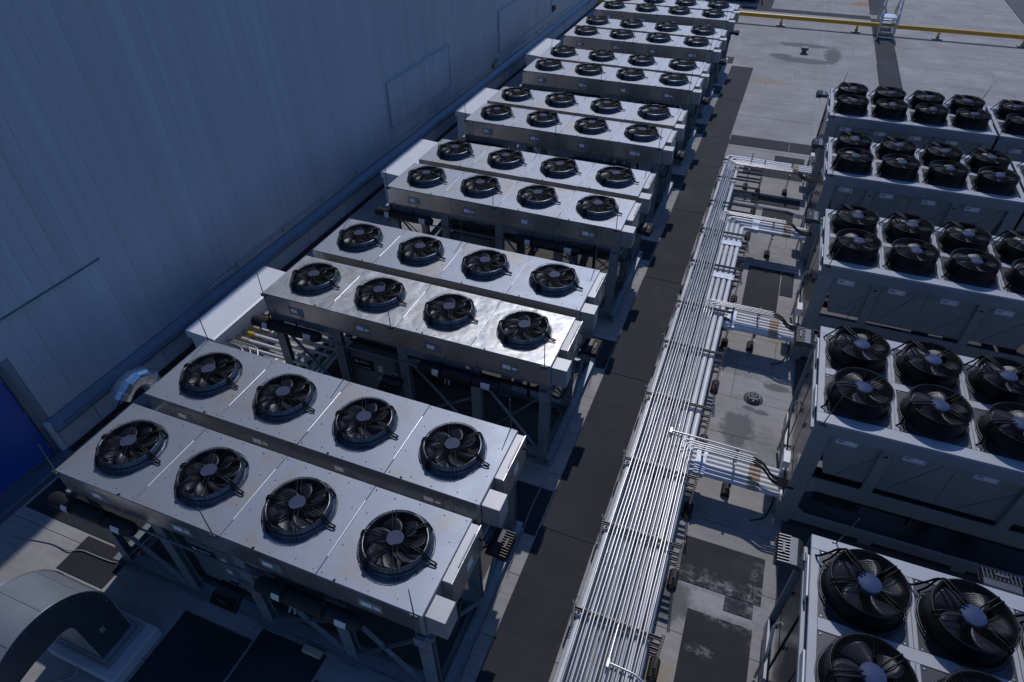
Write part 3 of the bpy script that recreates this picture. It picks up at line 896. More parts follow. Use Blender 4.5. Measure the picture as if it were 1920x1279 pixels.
for k in range(4):
    o = pc if k == 0 else copy_tree(pc)
    o.location = (1.43, YK[k] + .30, .22)
    o['label'] = 'grey control cabinet with black VERTIV name board under the ' + ('cooler beside the blue door', 'bright dented cooler', 'third cooler bank', 'fourth cooler bank')[k]
    o['group'] = 'control cabinets under the coolers'

# finned floodlights
def make_flood(mt, nf=10):
    c = thing('floodlight', '', 'floodlight')
    part('housing', MB().prism([(-.07, -.06), (.10, -.06), (.10, -.02), (.03, .03), (-.07, .03)], 'y', -.20, .20), mt, c, 0.006)
    for k in range(nf):
        yy = -.19 + .38 * k / (nf - 1)
        part('fin', MB().prism([(-.22, -.05), (-.06, -.06), (-.06, .04), (-.20, .03)], 'y', yy - .006, yy + .006), mt, c)
    part('heat_sink_back', MB().box(-.22, -.07, -.20, .20, -.085, -.062), mt, c, 0.003)
    part('rib', MB().box(-.15, -.12, -.075, .075, .041, .052), mt, c)
    part('bracket', MB().box(.10, .17, -.05, .05, -.05, -.02).box(.15, .17, -.05, .05, -.12, -.05), 'frame', c)
    part('knuckle', MB().tube([(.12, -.06, -.03), (.12, .06, -.03)], .02, 8), mt, c)
    return c
fl = make_flood('lamp_dk'); fl2 = make_flood('lamp')
n_ = 0
for k in range(7):
    o = fl if n_ == 0 else copy_tree(fl); n_ += 1
    o.location = (5.80, YK[k] + 1.63, T - .80); o.rotation_euler = (0, 0, R(180))
    o['label'] = 'black finned floodlight over the walkway beside the ' + ('two dull coolers', 'bright dented cooler and its pair', 'third cooler bank', 'fourth cooler bank', 'fifth cooler bank', 'sixth cooler bank', 'last cooler bank before yellow pipe')[k]
    o['group'] = 'black floodlights along the walkway'
for k in range(3):
    o = copy_tree(fl)
    o.location = (2.62, YK[k] - .14, T - 1.22); o.rotation_euler = (R(0), R(-25), R(90))
    o['label'] = 'black finned floodlight in front of the cabinet under the ' + ('cooler beside the blue door', 'bright dented cooler', 'third cooler bank')[k]
    o['group'] = 'black floodlights at the cabinets'

# lightning rods
rod_me = MB().tube([(0, 0, 0), (0, 0, .57)], [.009, .006], 6).mesh('lightning_rod', 'strut')
clip_me = MB().box(-.05, .05, -.02, .0, -.06, .0).mesh('clip', 'strut', .003)
RODP = [((.03, -.008), 'front wall corner'), ((2.70, -.008), 'front middle'), ((5.50, -.008), 'front aisle corner'),
        ((.03, 2.935), 'back wall corner'), ((2.68, 2.94), 'back middle'), ((5.49, 2.94), 'back aisle corner')]
for k, yk in enumerate(YK):
    for (x, yy), w in RODP:
        o = link('lightning_rod', rod_me, None, (x, yk + yy, T + .0))
        tag(o, 'thin lightning rod at the %s of the %s' % (w, BANK[k]), 'lightning rod', 'lightning rods on the coolers')
        o.rotation_euler = (random.uniform(-.03, .03), random.uniform(-.03, .03) + (.12 if (k == 0 and x < .1 and yy < 1) else 0), 0)
        link('clip', clip_me, o)

# ------------------------------------------------------------------ white pipe hoods at the wall foot
def make_hood(L):
    c = thing('pipe_hood', '', 'pipe hood')
    part('body', MB().box(.0, .62, .06, L - .06, 0, 1.02), 'hood', c, 0.006)
    b = MB().prism([(-.02, 1.21), (.66, 1.17), (.71, 1.155), (.71, 1.02), (.64, 1.02), (.64, 1.03), (-.02, 1.03)], 'y', 0, L)
    part('lid', b, 'hood', c, 0.006)
    n = 7
    for i in range(n):
        yy = .42 + i * .20
        for z in (.72, .47):
            s = part('sleeve', MB().lathe([(.068, 0), (.068, .02), (.055, .05), (.052, .10)], 14, cap0=True), 'cream', c, loc=(.621, yy, z), rot=(0, R(90), 0))
            part('tape', MB().lathe([(.049, .10), (.049, .30)], 12), ('cream' if (i + (z > .6)) % 3 else 'sleeve_y'), s, loc=(0, 0, 0))
    return c
hoods = [(4.05, 2.55), (11.75, 2.45), (16.75, 2.4), (23.6, 2.2)]
HL = ['long white metal pipe hood at the wall foot between dull coolers and dented cooler',
      'white sheet metal pipe hood at the wall foot beside the third cooler bank',
      'white sheet metal pipe hood at the wall foot beside the fourth cooler bank',
      'short white sheet metal pipe hood at the wall foot beside the fifth cooler bank']
ph_ = make_hood(2.5)
for k, (y0, L) in enumerate(hoods):
    o = ph_ if k == 0 else copy_tree(ph_)
    o.location = (-2.03, y0, 0); o['label'] = HL[k]; o['group'] = 'white pipe hoods along the wall'
# pipes leaving the first hood
for i in range(7):
    for z in (.72, .47):
        yy = 4.05 + .42 + i * .20
        a = 3.4 - .12 * i if z < .6 else 3.75 - .13 * i
        if z > .6:
            pts = [(-1.36, yy, z), (.55 + .11 * i, yy, z), (.55 + .11 * i, 3.25, z)] if i < 4 else [(-1.36, yy, z), (2.4, yy, z)]
        else:
            pts = [(-1.36, yy, z), (-.62 + .20 * i, yy, z), (-.62 + .20 * i, 3.15, z)]
        o = solo('white_pipe', MB().tube(fillet(pts, .12), .040 if z < .6 else .034, 8), 'white_pipe',
                 'white insulated pipe, %s in the %s row out of the first pipe hood' % (ORD[i], 'upper' if z > .6 else 'lower'), 'pipe', 'white pipes out of the first hood')
for i in range(3):
    pts = [(-1.4 + .02 * i, 4.35 + .05 * i, .86), (-1.0 + .16 * i, 4.35 + .05 * i, .86), (-.72 + .16 * i, 4.1, .80), (-.72 + .16 * i, 3.0, .75)]
    solo('bent_conduit', MB().tube(fillet(pts, .14), .017, 6), 'conduit', 'bright bent conduit beside the first pipe hood, %s of three' % ORD[i], 'conduit', 'bent conduits at the first hood')
# silver pressure vessels half seen under the third bank
for i in range(3):
    b = MB().lathe([(.02, 0), (.10, .01), (.11, .05), (.11, .62), (.08, .70), (.02, .72)], 14, cap0=True, cap1=True)
    solo('steel_canister', b, 'duct_galv', 'upright bright steel canister under the third cooler bank, %s from the wall' % ORD[i], 'canister', 'steel canisters under the third bank', loc=(.3 + .3 * i, 8.9 + .5, .25))

# ------------------------------------------------------------------ galvanised gooseneck vent by the wall
t = thing('elbow_vent', 'segmented galvanised elbow vent bent over at the wall foot', 'vent', (-2.15, 3.02, 0))
part('riser', MB().lathe([(.19, 0), (.19, .60), (.198, .602), (.198, .63), (.19, .632)], 24), 'duct_galv', t)
segs = 5
cy_, cz_, RA = -.36, .63, .36
for k in range(segs):
    a0, a1 = math.pi / 2 * 1.45 * k / segs, math.pi / 2 * 1.45 * (k + 1) / segs
    P = lambda a: (0, cy_ + RA * math.cos(a), cz_ + RA * math.sin(a))
    p0, p1 = Vector(P(a0)), Vector(P(a1))
    b = MB()
    n = 24; vs = []
    for (pp, aa) in ((p0, a0), (p1, a1)):
        rad = Vector((0, math.cos(aa), math.sin(aa)))
        for j in range(n):
            th = 2 * math.pi * j / n
            vs.append(pp + Vector((1, 0, 0)) * .19 * math.cos(th) + rad * .19 * math.sin(th))
    b.add(vs, [(j, (j + 1) % n, n + (j + 1) % n, n + j) for j in range(n)], True)
    part('elbow_segment', b, 'duct_galv', t)
    b = MB()
    rad = Vector((0, math.cos(a1), math.sin(a1)))
    b.tube([p1 + Vector((1, 0, 0)) * .192 * math.cos(2 * math.pi * j / 24) + rad * .192 * math.sin(2 * math.pi * j / 24) for j in range(24)], .009, 5, closed=True)
    part('seam_ring', b, 'duct_galv', t)
ae = math.pi / 2 * 1.45
pe = Vector((0, cy_ + RA * math.cos(ae), cz_ + RA * math.sin(ae))); de = Vector((0, -math.sin(ae), math.cos(ae))); re_ = Vector((0, math.cos(ae), math.sin(ae)))
vs = []
for (pp) in (pe, pe + de * .13):
    for j in range(24):
        th = 2 * math.pi * j / 24
        vs.append(pp + Vector((1, 0, 0)) * .19 * math.cos(th) + re_ * .19 * math.sin(th))
part('outlet', MB().add(vs, [(j, (j + 1) % 24, 24 + (j + 1) % 24, 24 + j) for j in range(24)], True), 'duct_galv', t)
b = MB()
for k in range(-4, 5):
    x = k * .04; h = math.sqrt(max(0, .18 ** 2 - x * x))
    b.tube([pe + de * .12 + Vector((x, 0, 0)) + re_ * h, pe + de * .12 + Vector((x, 0, 0)) - re_ * h], .003, 4)
o = part('bird_mesh', b, 'wire', t); o['kind'] = 'stuff'
part('curb_flange', MB().box(-.30, .30, -.30, .30, 0, .10), 'frame_dk', t, .01)

# ------------------------------------------------------------------ big rectangular gooseneck duct, front left
t = thing('gooseneck_duct', 'big grey painted gooseneck duct bending over a roof curb', 'duct', (.75, -1.0, 0))
def arc(cy, cz, r, a0, a1, n): return [(cy + r * math.cos(a0 + (a1 - a0) * i / n), cz + r * math.sin(a0 + (a1 - a0) * i / n)) for i in range(n + 1)]
ox, oy = .75, -1.0
outer = [(-.765, .36)] + arc(-1.58, 1.08, .82, 0, R(112), 20) + [(-2.20, 1.70), (-2.75, 1.42)]
inner = [(-1.27, .36), (-1.27, .78)] + arc(-1.40, 1.22, .13, 0, R(90), 8) + [(-1.75, 1.345), (-2.0, 1.30), (-2.25, 1.18), (-2.55, .98)]
x0, x1 = .30, 1.10
def strip(prof, xa, xb, dz=0):
    vs = [(xa - ox, p[0] - oy, p[1]) for p in prof] + [(xb - ox, p[0] - oy, p[1]) for p in prof]
    n = len(prof)
    return vs, [(i, i + 1, n + i + 1, n + i) for i in range(n - 1)]
b = MB(); v, f = strip(outer, x0, x1); b.add(v, f, True); part('outer_skin', b, 'duct', t)
b = MB(); v, f = strip(inner, x0, x1); b.add(v, f, True); part('inner_skin', b, 'duct', t)
for xx in (x0, x1):
    # cheek built as strips between inner and outer curves
    import itertools
    N = 30
    def res(prof):
        L = [0]
        for a, c in zip(prof, prof[1:]): L.append(L[-1] + math.dist(a, c))
        o = []
        for i in range(N + 1):
            s = L[-1] * i / N
            k = max(j for j in range(len(L)) if L[j] <= s + 1e-9); k = min(k, len(prof) - 2)
            u = (s - L[k]) / (L[k + 1] - L[k]); o.append((prof[k][0] + u * (prof[k + 1][0] - prof[k][0]), prof[k][1] + u * (prof[k + 1][1] - prof[k][1])))
        return o
    A, Bp = res(outer), res(inner)
    vs = [(xx - ox, p[0] - oy, p[1]) for p in A] + [(xx - ox, p[0] - oy, p[1]) for p in Bp]
    vs2 = [(p[0] + (-.004 if xx > .5 else .004), p[1], p[2]) for p in vs]
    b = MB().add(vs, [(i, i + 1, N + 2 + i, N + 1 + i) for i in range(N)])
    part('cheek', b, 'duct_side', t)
    b = MB().tube([(xx - ox, p[0] - oy, p[1]) for p in outer], .012, 6)
    part('seam_edge', b, 'duct', t)
for a0 in (8, 42, 76, 108):
    ca, sa = math.cos(R(a0)), math.sin(R(a0))
    part('lap_seam', MB().bar((x0 - ox - .002, -1.58 + .823 * ca - oy, 1.08 + .823 * sa), (x1 - ox + .002, -1.58 + .823 * ca - oy, 1.08 + .823 * sa), .022, .006, (0, ca, sa)), 'duct', t)
b = MB()
for k in range(9):
    a = R(4 + 13 * k)
    b.tube([(x1 - ox, -1.58 + .77 * math.cos(a) - oy, 1.08 + .77 * math.sin(a)), (x1 - ox + .008, -1.58 + .77 * math.cos(a) - oy, 1.08 + .77 * math.sin(a))], .009, 6)
o = part('rivet', b, 'duct', t); o['kind'] = 'stuff'
part('access_tag', MB().box(1.101 - ox, 1.104 - ox, -1.09 - oy, -1.03 - oy, .74, .84), 'plate', t, .002)
part('collar', MB().box(.27 - ox, 1.14 - ox, -1.30 - oy, -.73 - oy, .30, .36), 'duct', t, .006)
part('skirt', MB().box(.22 - ox, 1.20 - ox, -1.34 - oy, -.69 - oy, .22, .298), 'duct', t, .006)
part('curb', MB().box(.14 - ox, 1.38 - ox, -1.44 - oy, -.62 - oy, .012, .218), 'curb', t, .01)
b = MB().tube(fillet([(.40, -1.75, .02), (.62, -1.62, .03), (.72, -1.50, .05), (.62, -1.40, .15)], .1), .012, 6)
solo('cable', b, 'cable', 'pale cable curling beside the gooseneck duct curb', 'cable')
b = MB().tube(fillet([(-2.21, -.26, .012), (-1.45, -.12, .012), (-1.08, -.14, .03), (-.9, -.04, .03), (-.59, -.04, .03), (-.14, -.02, .03), (.1, .3, .02)], .15), .011, 6)
solo('cable', b, 'cable', 'thin pale cable snaking over the dark mat near the blue door', 'cable')
b = MB().tube(fillet([(5.72, 1.9, .02), (5.72, 1.3, .02), (5.72, 1.0, .03), (5.72, .77, .03), (5.74, .55, .03), (5.74, .31, .03), (5.72, -.4, .03)], .12), .010, 6)
solo('cable', b, 'cable', 'thin pale cable lying along the walkway edge of the dull coolers', 'cable')
b = MB().tube(fillet([(5.70, 4.1, .02), (5.66, 3.5, .025), (5.68, 3.05, .025), (5.72, 2.7, .02), (5.72, 2.2, .02)], .2), .009, 6)
solo('cable', b, 'cable', 'thin pale cable lying on the black mat behind the dull coolers', 'cable')
# small wooden block and pad under the front beam
solo('support_block', MB().box(3.45, 3.75, -.10, .0, .012, .10), 'cream', 'small pale block under the front beam of the dull coolers', 'block', bevel=.006)

# ------------------------------------------------------------------ pipe rack
FY = [-.05, 1.5, 2.95, 4.30, 5.95, 7.55, 9.0, 10.75, 12.35, 13.95, 15.5, 16.75]
LX, RX = 6.975, 8.185
def slotted(b, x, y, z0, z1, w=.041):
    """strut channel post: three walls, slots as gaps in the back."""
    b.box(x - w / 2, x - w / 2 + .004, y - w / 2, y + w / 2, z0, z1)
    b.box(x + w / 2 - .004, x + w / 2, y - w / 2, y + w / 2, z0, z1)
    z = z0; k = 0
    while z < z1 - .03:
        b.box(x - w / 2 + .0045, x + w / 2 - .0045, y - w / 2, y - w / 2 + .004, z, min(z + .028, z1)); z += .05
    return b
blk = [(-.075, 0), (.075, 0), (.075, .035), (.045, .095), (-.045, .095), (-.075, .035)]
def rack_frame(i, y, n_con_x, last_cut):
    c = thing('pipe_support', '%s pipe support from the bottom of the rack, strut channel on rubber blocks' % ORD[i], 'pipe support', (0, y, 0), 'strut supports under the pipe rack')
    for k, x in enumerate((LX, RX)):
        part('post', slotted(MB(), x, 0, .096, 1.085), 'strut', c)
        f = part('rubber_block', MB().prism(blk, 'y', -.15, .15), 'rubber', c, .006, loc=(x, 0, .0))
        for s in (-1, 1):
            part('reflector', MB().box(-.03, .03, s * .1515 - .0015, s * .1515 + .0015, .03, .075).box(s * 0 + .058, .062, -.10, .10, .040, .068), 'orange', f)
    zs = (.93, .732, .593, .45)
    for q, z in enumerate(zs):
        b = MB().box(LX + .0215, RX - .0215, -.020, -.016, z - .041, z).box(LX + .0215, RX - .0215, .016, .020, z - .041, z).box(LX + .0215, RX - .0215, -.0155, .0155, z - .041, z - .037)
        part('cross_strut', b, 'strut', c)
    b = MB()
    for x in n_con_x:
        b.box(x - .024, x + .024, -.012, .012, .931, .938).box(x - .025, x - .019, -.012, .012, .938, .985).box(x + .019, x + .025, -.012, .012, .938, .985)
    if n_con_x:
        o = part('conduit_clamp', b, 'strut', c); o['kind'] = 'stuff'
    return c
# conduits: index, branch
CZ0 = .962
rj = random.Random(21)
CONX = [7.115 + .0545 * i + rj.uniform(-.009, .009) for i in range(17)]
BR = {'E': (range(0, 5), 16.62), 'D': (range(5, 9), 13.34), 'C': (range(9, 13), 9.22), 'B': (range(13, 17), 5.02)}
def branch_of(i):
    for k, (r_, yb) in BR.items():
        if i in r_: return k, yb, i - r_[0], len(r_)
WHICH = {'B': 'second chiller', 'C': 'third chiller', 'D': 'fourth chiller', 'E': 'last chiller'}
con_end = {}
for i, x in enumerate(CONX):
    k, yb, j, n = branch_of(i)
    yt = yb - .048 * j if k != 'E' else yb - .05 * j
    con_end[i] = yt
    xe = 9.0 + .03 * (j % 2)
    pts = [(x, -3.5, CZ0), (x, yt, CZ0), (xe, yt, CZ0 + .0)]
    if k != 'E': pts = [(x, -3.5, CZ0), (x, yt - .5, CZ0), (x, yt - .32, CZ0 + .02), (x, yt, CZ0 + .02), (xe, yt, CZ0 + .02)]
    P2 = [pts[0]]
    for q in range(1, 40):                                   # runs wander and sag a little between the supports
        yy = pts[0][1] + q * .55
        if yy > pts[1][1] - .35: break
        P2.append((x + rj.uniform(-.006, .006), yy, CZ0 + rj.uniform(-.004, .003)))
    pts = P2 + pts[1:]
    o = solo('conduit', MB().tube(fillet(pts, .13, 6), .0142, 8), 'conduit',
             'bright steel conduit, %s from the walkway side, turning off to the %s' % (ORD[i], WHICH[k]), 'conduit', 'steel conduits on top of the pipe rack')
    b = MB()
    yy = -1.0 + (i * 0.37) % 1.3
    while yy < yt - .7:
        b.tube([(x, yy, CZ0), (x, yy + .06, CZ0)], .0168, 8); yy += 3.05
    cp = part('coupling', b, 'conduit', o); cp['kind'] = 'stuff'
    z0 = CZ0 + (.02 if k != 'E' else 0)
    part('flexible_end', MB().tube(fillet([(xe - .02, yt, z0), (xe + .15, yt - .06, z0), (xe + .30, yt - .22, z0 - .09), (xe + .62, yt - .20, z0 - .1)], .15), .017, 8), 'black', o)
# white insulated mains
PIPES = []
for j in range(4): PIPES.append(('E', 7.075 + .125 * j, 17.30 - .125 * j, .78, .050))
for j in range(4): PIPES.append(('D', 7.60 + .125 * j, 13.40 - .14 * j, .78, .054))
for j in range(6): PIPES.append(('C', 7.03 + .092 * j, 9.36 - .102 * j, .64, .045))
for j in range(6): PIPES.append(('B', 7.56 + .088 * j, 5.17 - .100 * j, .64, .044))
cnt = {}
for (k, x, yt, z, r) in PIPES:
    cnt[k] = cnt.get(k, 0) + 1
    y0 = -3.5
    xe = 9.53
    if k == 'B': xe = 9.50
    pts = [(x, y0, z), (x, yt, z), (xe, yt, z)]
    o = solo('insulated_pipe', MB().tube(fillet(pts, .11, 6), r, 10), 'white_pipe',
             'white jacketed pipe, %s of those turning off the rack to the %s' % (ORD[cnt[k] - 1], WHICH[k]), 'pipe', 'white pipes on the pipe rack')
    part('flow_label', MB().tube([(8.98, yt, z), (9.17, yt, z)], r + .003, 10, caps=False), 'tan', o)
    b = MB()
    for q, yy in enumerate([v for v in FY if v < yt - .3]):
        b.tube([(x, yy - .02, z), (x, yy + .02, z)], r + .004, 10)
    cp = part('pipe_clamp', b, 'strut', o); cp['kind'] = 'stuff'
for i, y in enumerate(FY):
    rack_frame(i, y, [x for q, x in enumerate(CONX) if con_end[q] > y + .2], None)
# tape wraps round the branches and mains
def wrap(x0, x1, y0, y1, z0, z1, label):
    b = MB(); n = 14; vs = []
    rs = random.Random(int(x0 * 100 + y0 * 10))
    along_y = (y1 - y0) > (x1 - x0)
    for i in range(n + 1):
        for j in range(6):
            u, v = i / n, j / 5
            X, Y = (x0 + (x1 - x0) * (v if along_y else u), y0 + (y1 - y0) * (u if along_y else v))
            ww = abs(math.sin(u * math.pi * 5))
            vs.append((X + rs.uniform(-.006, .006), Y + rs.uniform(-.006, .006), z1 + .006 * ww + rs.uniform(-.005, .005)))
    b.add(vs, [(i * 6 + j, i * 6 + j + 1, (i + 1) * 6 + j + 1, (i + 1) * 6 + j) for i in range(n) for j in range(5)], True)
    if along_y:
        b.box(x0, x1, y0 - .004, y0, z0, z1 - .006).box(x0, x1, y1, y1 + .004, z0, z1 - .006)
    else:
        b.box(x0 - .004, x0, y0, y1, z0, z1 - .006).box(x1, x1 + .004, y0, y1, z0, z1 - .006)
    solo('tape_wrap', b, 'foil', label, 'tape wrap', 'pale tape wraps round the white pipes')
wrap(8.10, 8.28, 4.62, 5.23, .60, .69, 'crinkled pale tape round the white pipes going to the second chiller')
wrap(8.10, 8.28, 8.79, 9.42, .60, .692, 'crinkled pale tape round the white pipes going to the third chiller')
wrap(8.20, 8.38, 12.91, 13.47, .73, .838, 'crinkled pale tape round the white pipes going to the fourth chiller')
wrap(7.56, 8.05, 10.36, 10.58, .73, .838, 'crinkled pale tape across four white mains before the tenth support')
wrap(7.56, 8.05, 11.90, 12.12, .73, .838, 'crinkled pale tape across four white mains past the dark mat')
# lone conduits with bright junction fittings
for i, yy in enumerate((5.08, .91)):
    c = thing('conduit_fitting', ('bright junction fitting with a conduit crossing the rack before the second chiller',
                                  'bright junction fitting with a bent conduit crossing the rack at its bottom end')[i], 'conduit fitting', (7.60, yy, CZ0 + .06))
    part('body', MB().tube([(0, -.07, 0), (0, .05, 0)], .027, 8), 'conduit', c)
    part('cover', MB().box(-.02, .02, -.07, .05, .018, .03), 'conduit', c, .004)
    if i == 0: pts = [(.02, 0, 0), (.5, 0, 0), (1.42, .0, -.02)]
    else: pts = [(.02, 0, 0), (.42, -.02, 0), (.66, -.22, -.05), (.85, -.6, -.1)]
    part('tube', MB().tube(fillet(pts, .2), .0165, 8), 'conduit', c)
    part('nipple', MB().tube([(0, .05, 0), (0, .45, -.03)] if i == 0 else [(0, .05, 0), (0, .55, -.05)], .0165, 8), 'conduit', c)
# small posts under the branches
for i, (x, yy, zt) in enumerate(((8.73, 4.97, .595), (8.73, 9.12, .595), (8.76, 13.16, .728), (7.80, 17.0, 1.15), (8.97, 17.0, 1.15))):
    c = thing('pipe_stand', 'post on a rubber block under white pipes to the ' +
              ('second chiller', 'third chiller', 'fourth chiller', 'last chiller, rack end', 'last chiller, machine end')[i], 'pipe stand', (x, yy, 0), 'pipe stands under the branches')
    part('rubber_block', MB().prism(blk, 'y', -.13, .13), 'rubber', c, .006)
    part('post', slotted(MB(), 0, 0, .096, zt), 'strut', c)
    part('cross_bar', MB().box(-.02, .02, -.36, .36, (zt if i < 3 else .73) - .045, (zt if i < 3 else .73)), 'strut', c)
    part('reflector', MB().box(.058, .062, -.10, .10, .040, .068), 'orange', c)
# uprights carrying the thin conduits over the branches
for i, (x, yy) in enumerate(((8.19, 5.0), (8.72, 5.0), (8.19, 9.2), (8.72, 9.2), (8.72, 13.33))):
    c = thing('conduit_stand', 'short slotted upright holding conduits over the branch to the ' + ('second chiller, rack end', 'second chiller, machine end', 'third chiller, rack end', 'third chiller, machine end', 'fourth chiller')[i],
              'conduit stand', (x, yy, .57), 'uprights holding branch conduits')
    part('cross_bar', MB().box(-.02, .02, -.22, .06, .355, .376), 'strut', c)
    part('post', MB().box(-.018, .018, .061, .085, 0, .42), 'strut', c)
# roof drain
c = thing('roof_drain', 'round domed roof drain strainer on the light roof between rack and chillers', 'roof drain', (8.96, 7.50, 0))
part('flange', MB().lathe([(.19, 0), (.19, .012), (.12, .02)], 28, cap1=True), 'seam', c)
for k in range(14):
    a = 2 * math.pi * k / 14
    part('bar', MB().tube([(.115 * math.cos(a), .115 * math.sin(a), .01), (.11 * math.cos(a), .11 * math.sin(a), .09), (.03 * math.cos(a), .03 * math.sin(a), .125)], .007, 5), 'frame', c)
part('ring', MB().lathe([(.122, .085), (.122, .10), (.10, .10), (.10, .085)], 24, close=True).lathe([(.065, .112), (.065, .122), (.05, .122), (.05, .112)], 20, close=True), 'frame', c)
part('bowl', MB().lathe([(.10, .022), (.0, .022)], 24), 'deep', c)
# power cable hooks by the chillers
for i, yy in enumerate((4.75, 8.95)):
    b = MB().tube(fillet([(9.50, yy + .45, .35), (9.52, yy + .2, .03), (9.40, yy - .15, .02), (9.2, yy - .25, .02)], .15), .012, 6)
    solo('cable', b, 'black', ('black cable looping on the roof at the corner of the second chiller', 'black cable looping on the roof at the corner of the third chiller')[i], 'cable')

# ------------------------------------------------------------------ chillers
ME['c_shroud'] = MB().lathe([(.44, 0), (.435, .03), (.405, .10), (.398, .30), (.412, .335), (.412, .35), (.392, .352), (.385, .30), (.385, -.05)], 40).mesh('fan', 'black')
ME['c_guard'] = guard_mesh(.385, .375, .425, .31, 12, 10, .0024, side=2, n=36, r_in=.142).mesh('guard', 'wire')
ME['c_low'] = MB().tube([(.465 * math.cos(2 * math.pi * k / 36), .465 * math.sin(2 * math.pi * k / 36), .03) for k in range(36)], .006, 4, closed=True).tube([(.45 * math.cos(2 * math.pi * k / 36), .45 * math.sin(2 * math.pi * k / 36), .055) for k in range(36)], .005, 4, closed=True).mesh('lower_ring', 'lamp')
ME['c_blade'] = blade_mesh(.10, .375, .35, .80, .06).mesh('blade', 'blade_dark')
ME['c_motor'] = MB().lathe([(.105, .10), (.112, .14), (.112, .385), (.104, .40)], 28, cap0=True).mesh('motor', 'motor_side')
ME['c_cap'] = MB().lathe([(.128, .375), (.128, .402), (.114, .414), (.0, .418)], 28).mesh('motor_cap', 'motor_sky')
ME['c_arm'] = pair_arm(0, [(.10, .34), (.16, .40), (.33, .425), (.41, .40), (.425, .33)], .026, .0080).mesh('bracket_arm', 'wire')
ME['c_cable'] = MB().tube(fillet([(.10, .02, .37), (.20, .03, .40), (.42, .0, .405), (.46, .02, .34), (.49, .05, .24), (.56, .12, .08), (.60, .10, .01)], .06), .0135, 7).tube(fillet([(.10, -.03, .37), (.22, -.03, .40), (.41, -.05, .40), (.45, -.02, .31), (.47, .04, .10), (.50, .08, .01)], .06), .012, 7).mesh('power_cable', 'wire')
HC = T
def add_cfan(parent, loc, flip):
    f = link('fan', ME['c_shroud'], parent, loc); f.scale = (1, 1, .86)
    link('guard', ME['c_guard'], f); link('lower_ring', ME['c_low'], f)
    ph = random.uniform(0, 6)
    for k in range(5):
        link('blade', ME['c_blade'], f, (0, 0, .25), (0, 0, ph + 2 * math.pi * k / 5))
    DZ = (0, 0, -.075)
    link('motor', ME['c_motor'], f, DZ); link('motor_cap', ME['c_cap'], f, DZ)
    for a in (45, -45, -160):
        link('bracket_arm', ME['c_arm'], f, (0, 0, -.03), (0, 0, R(a)))
    link('power_cable', ME['c_cable'], f, (0, 0, -.005), (0, 0, R(205 if flip else 135)))
MODL, GAP = 4.15, .06
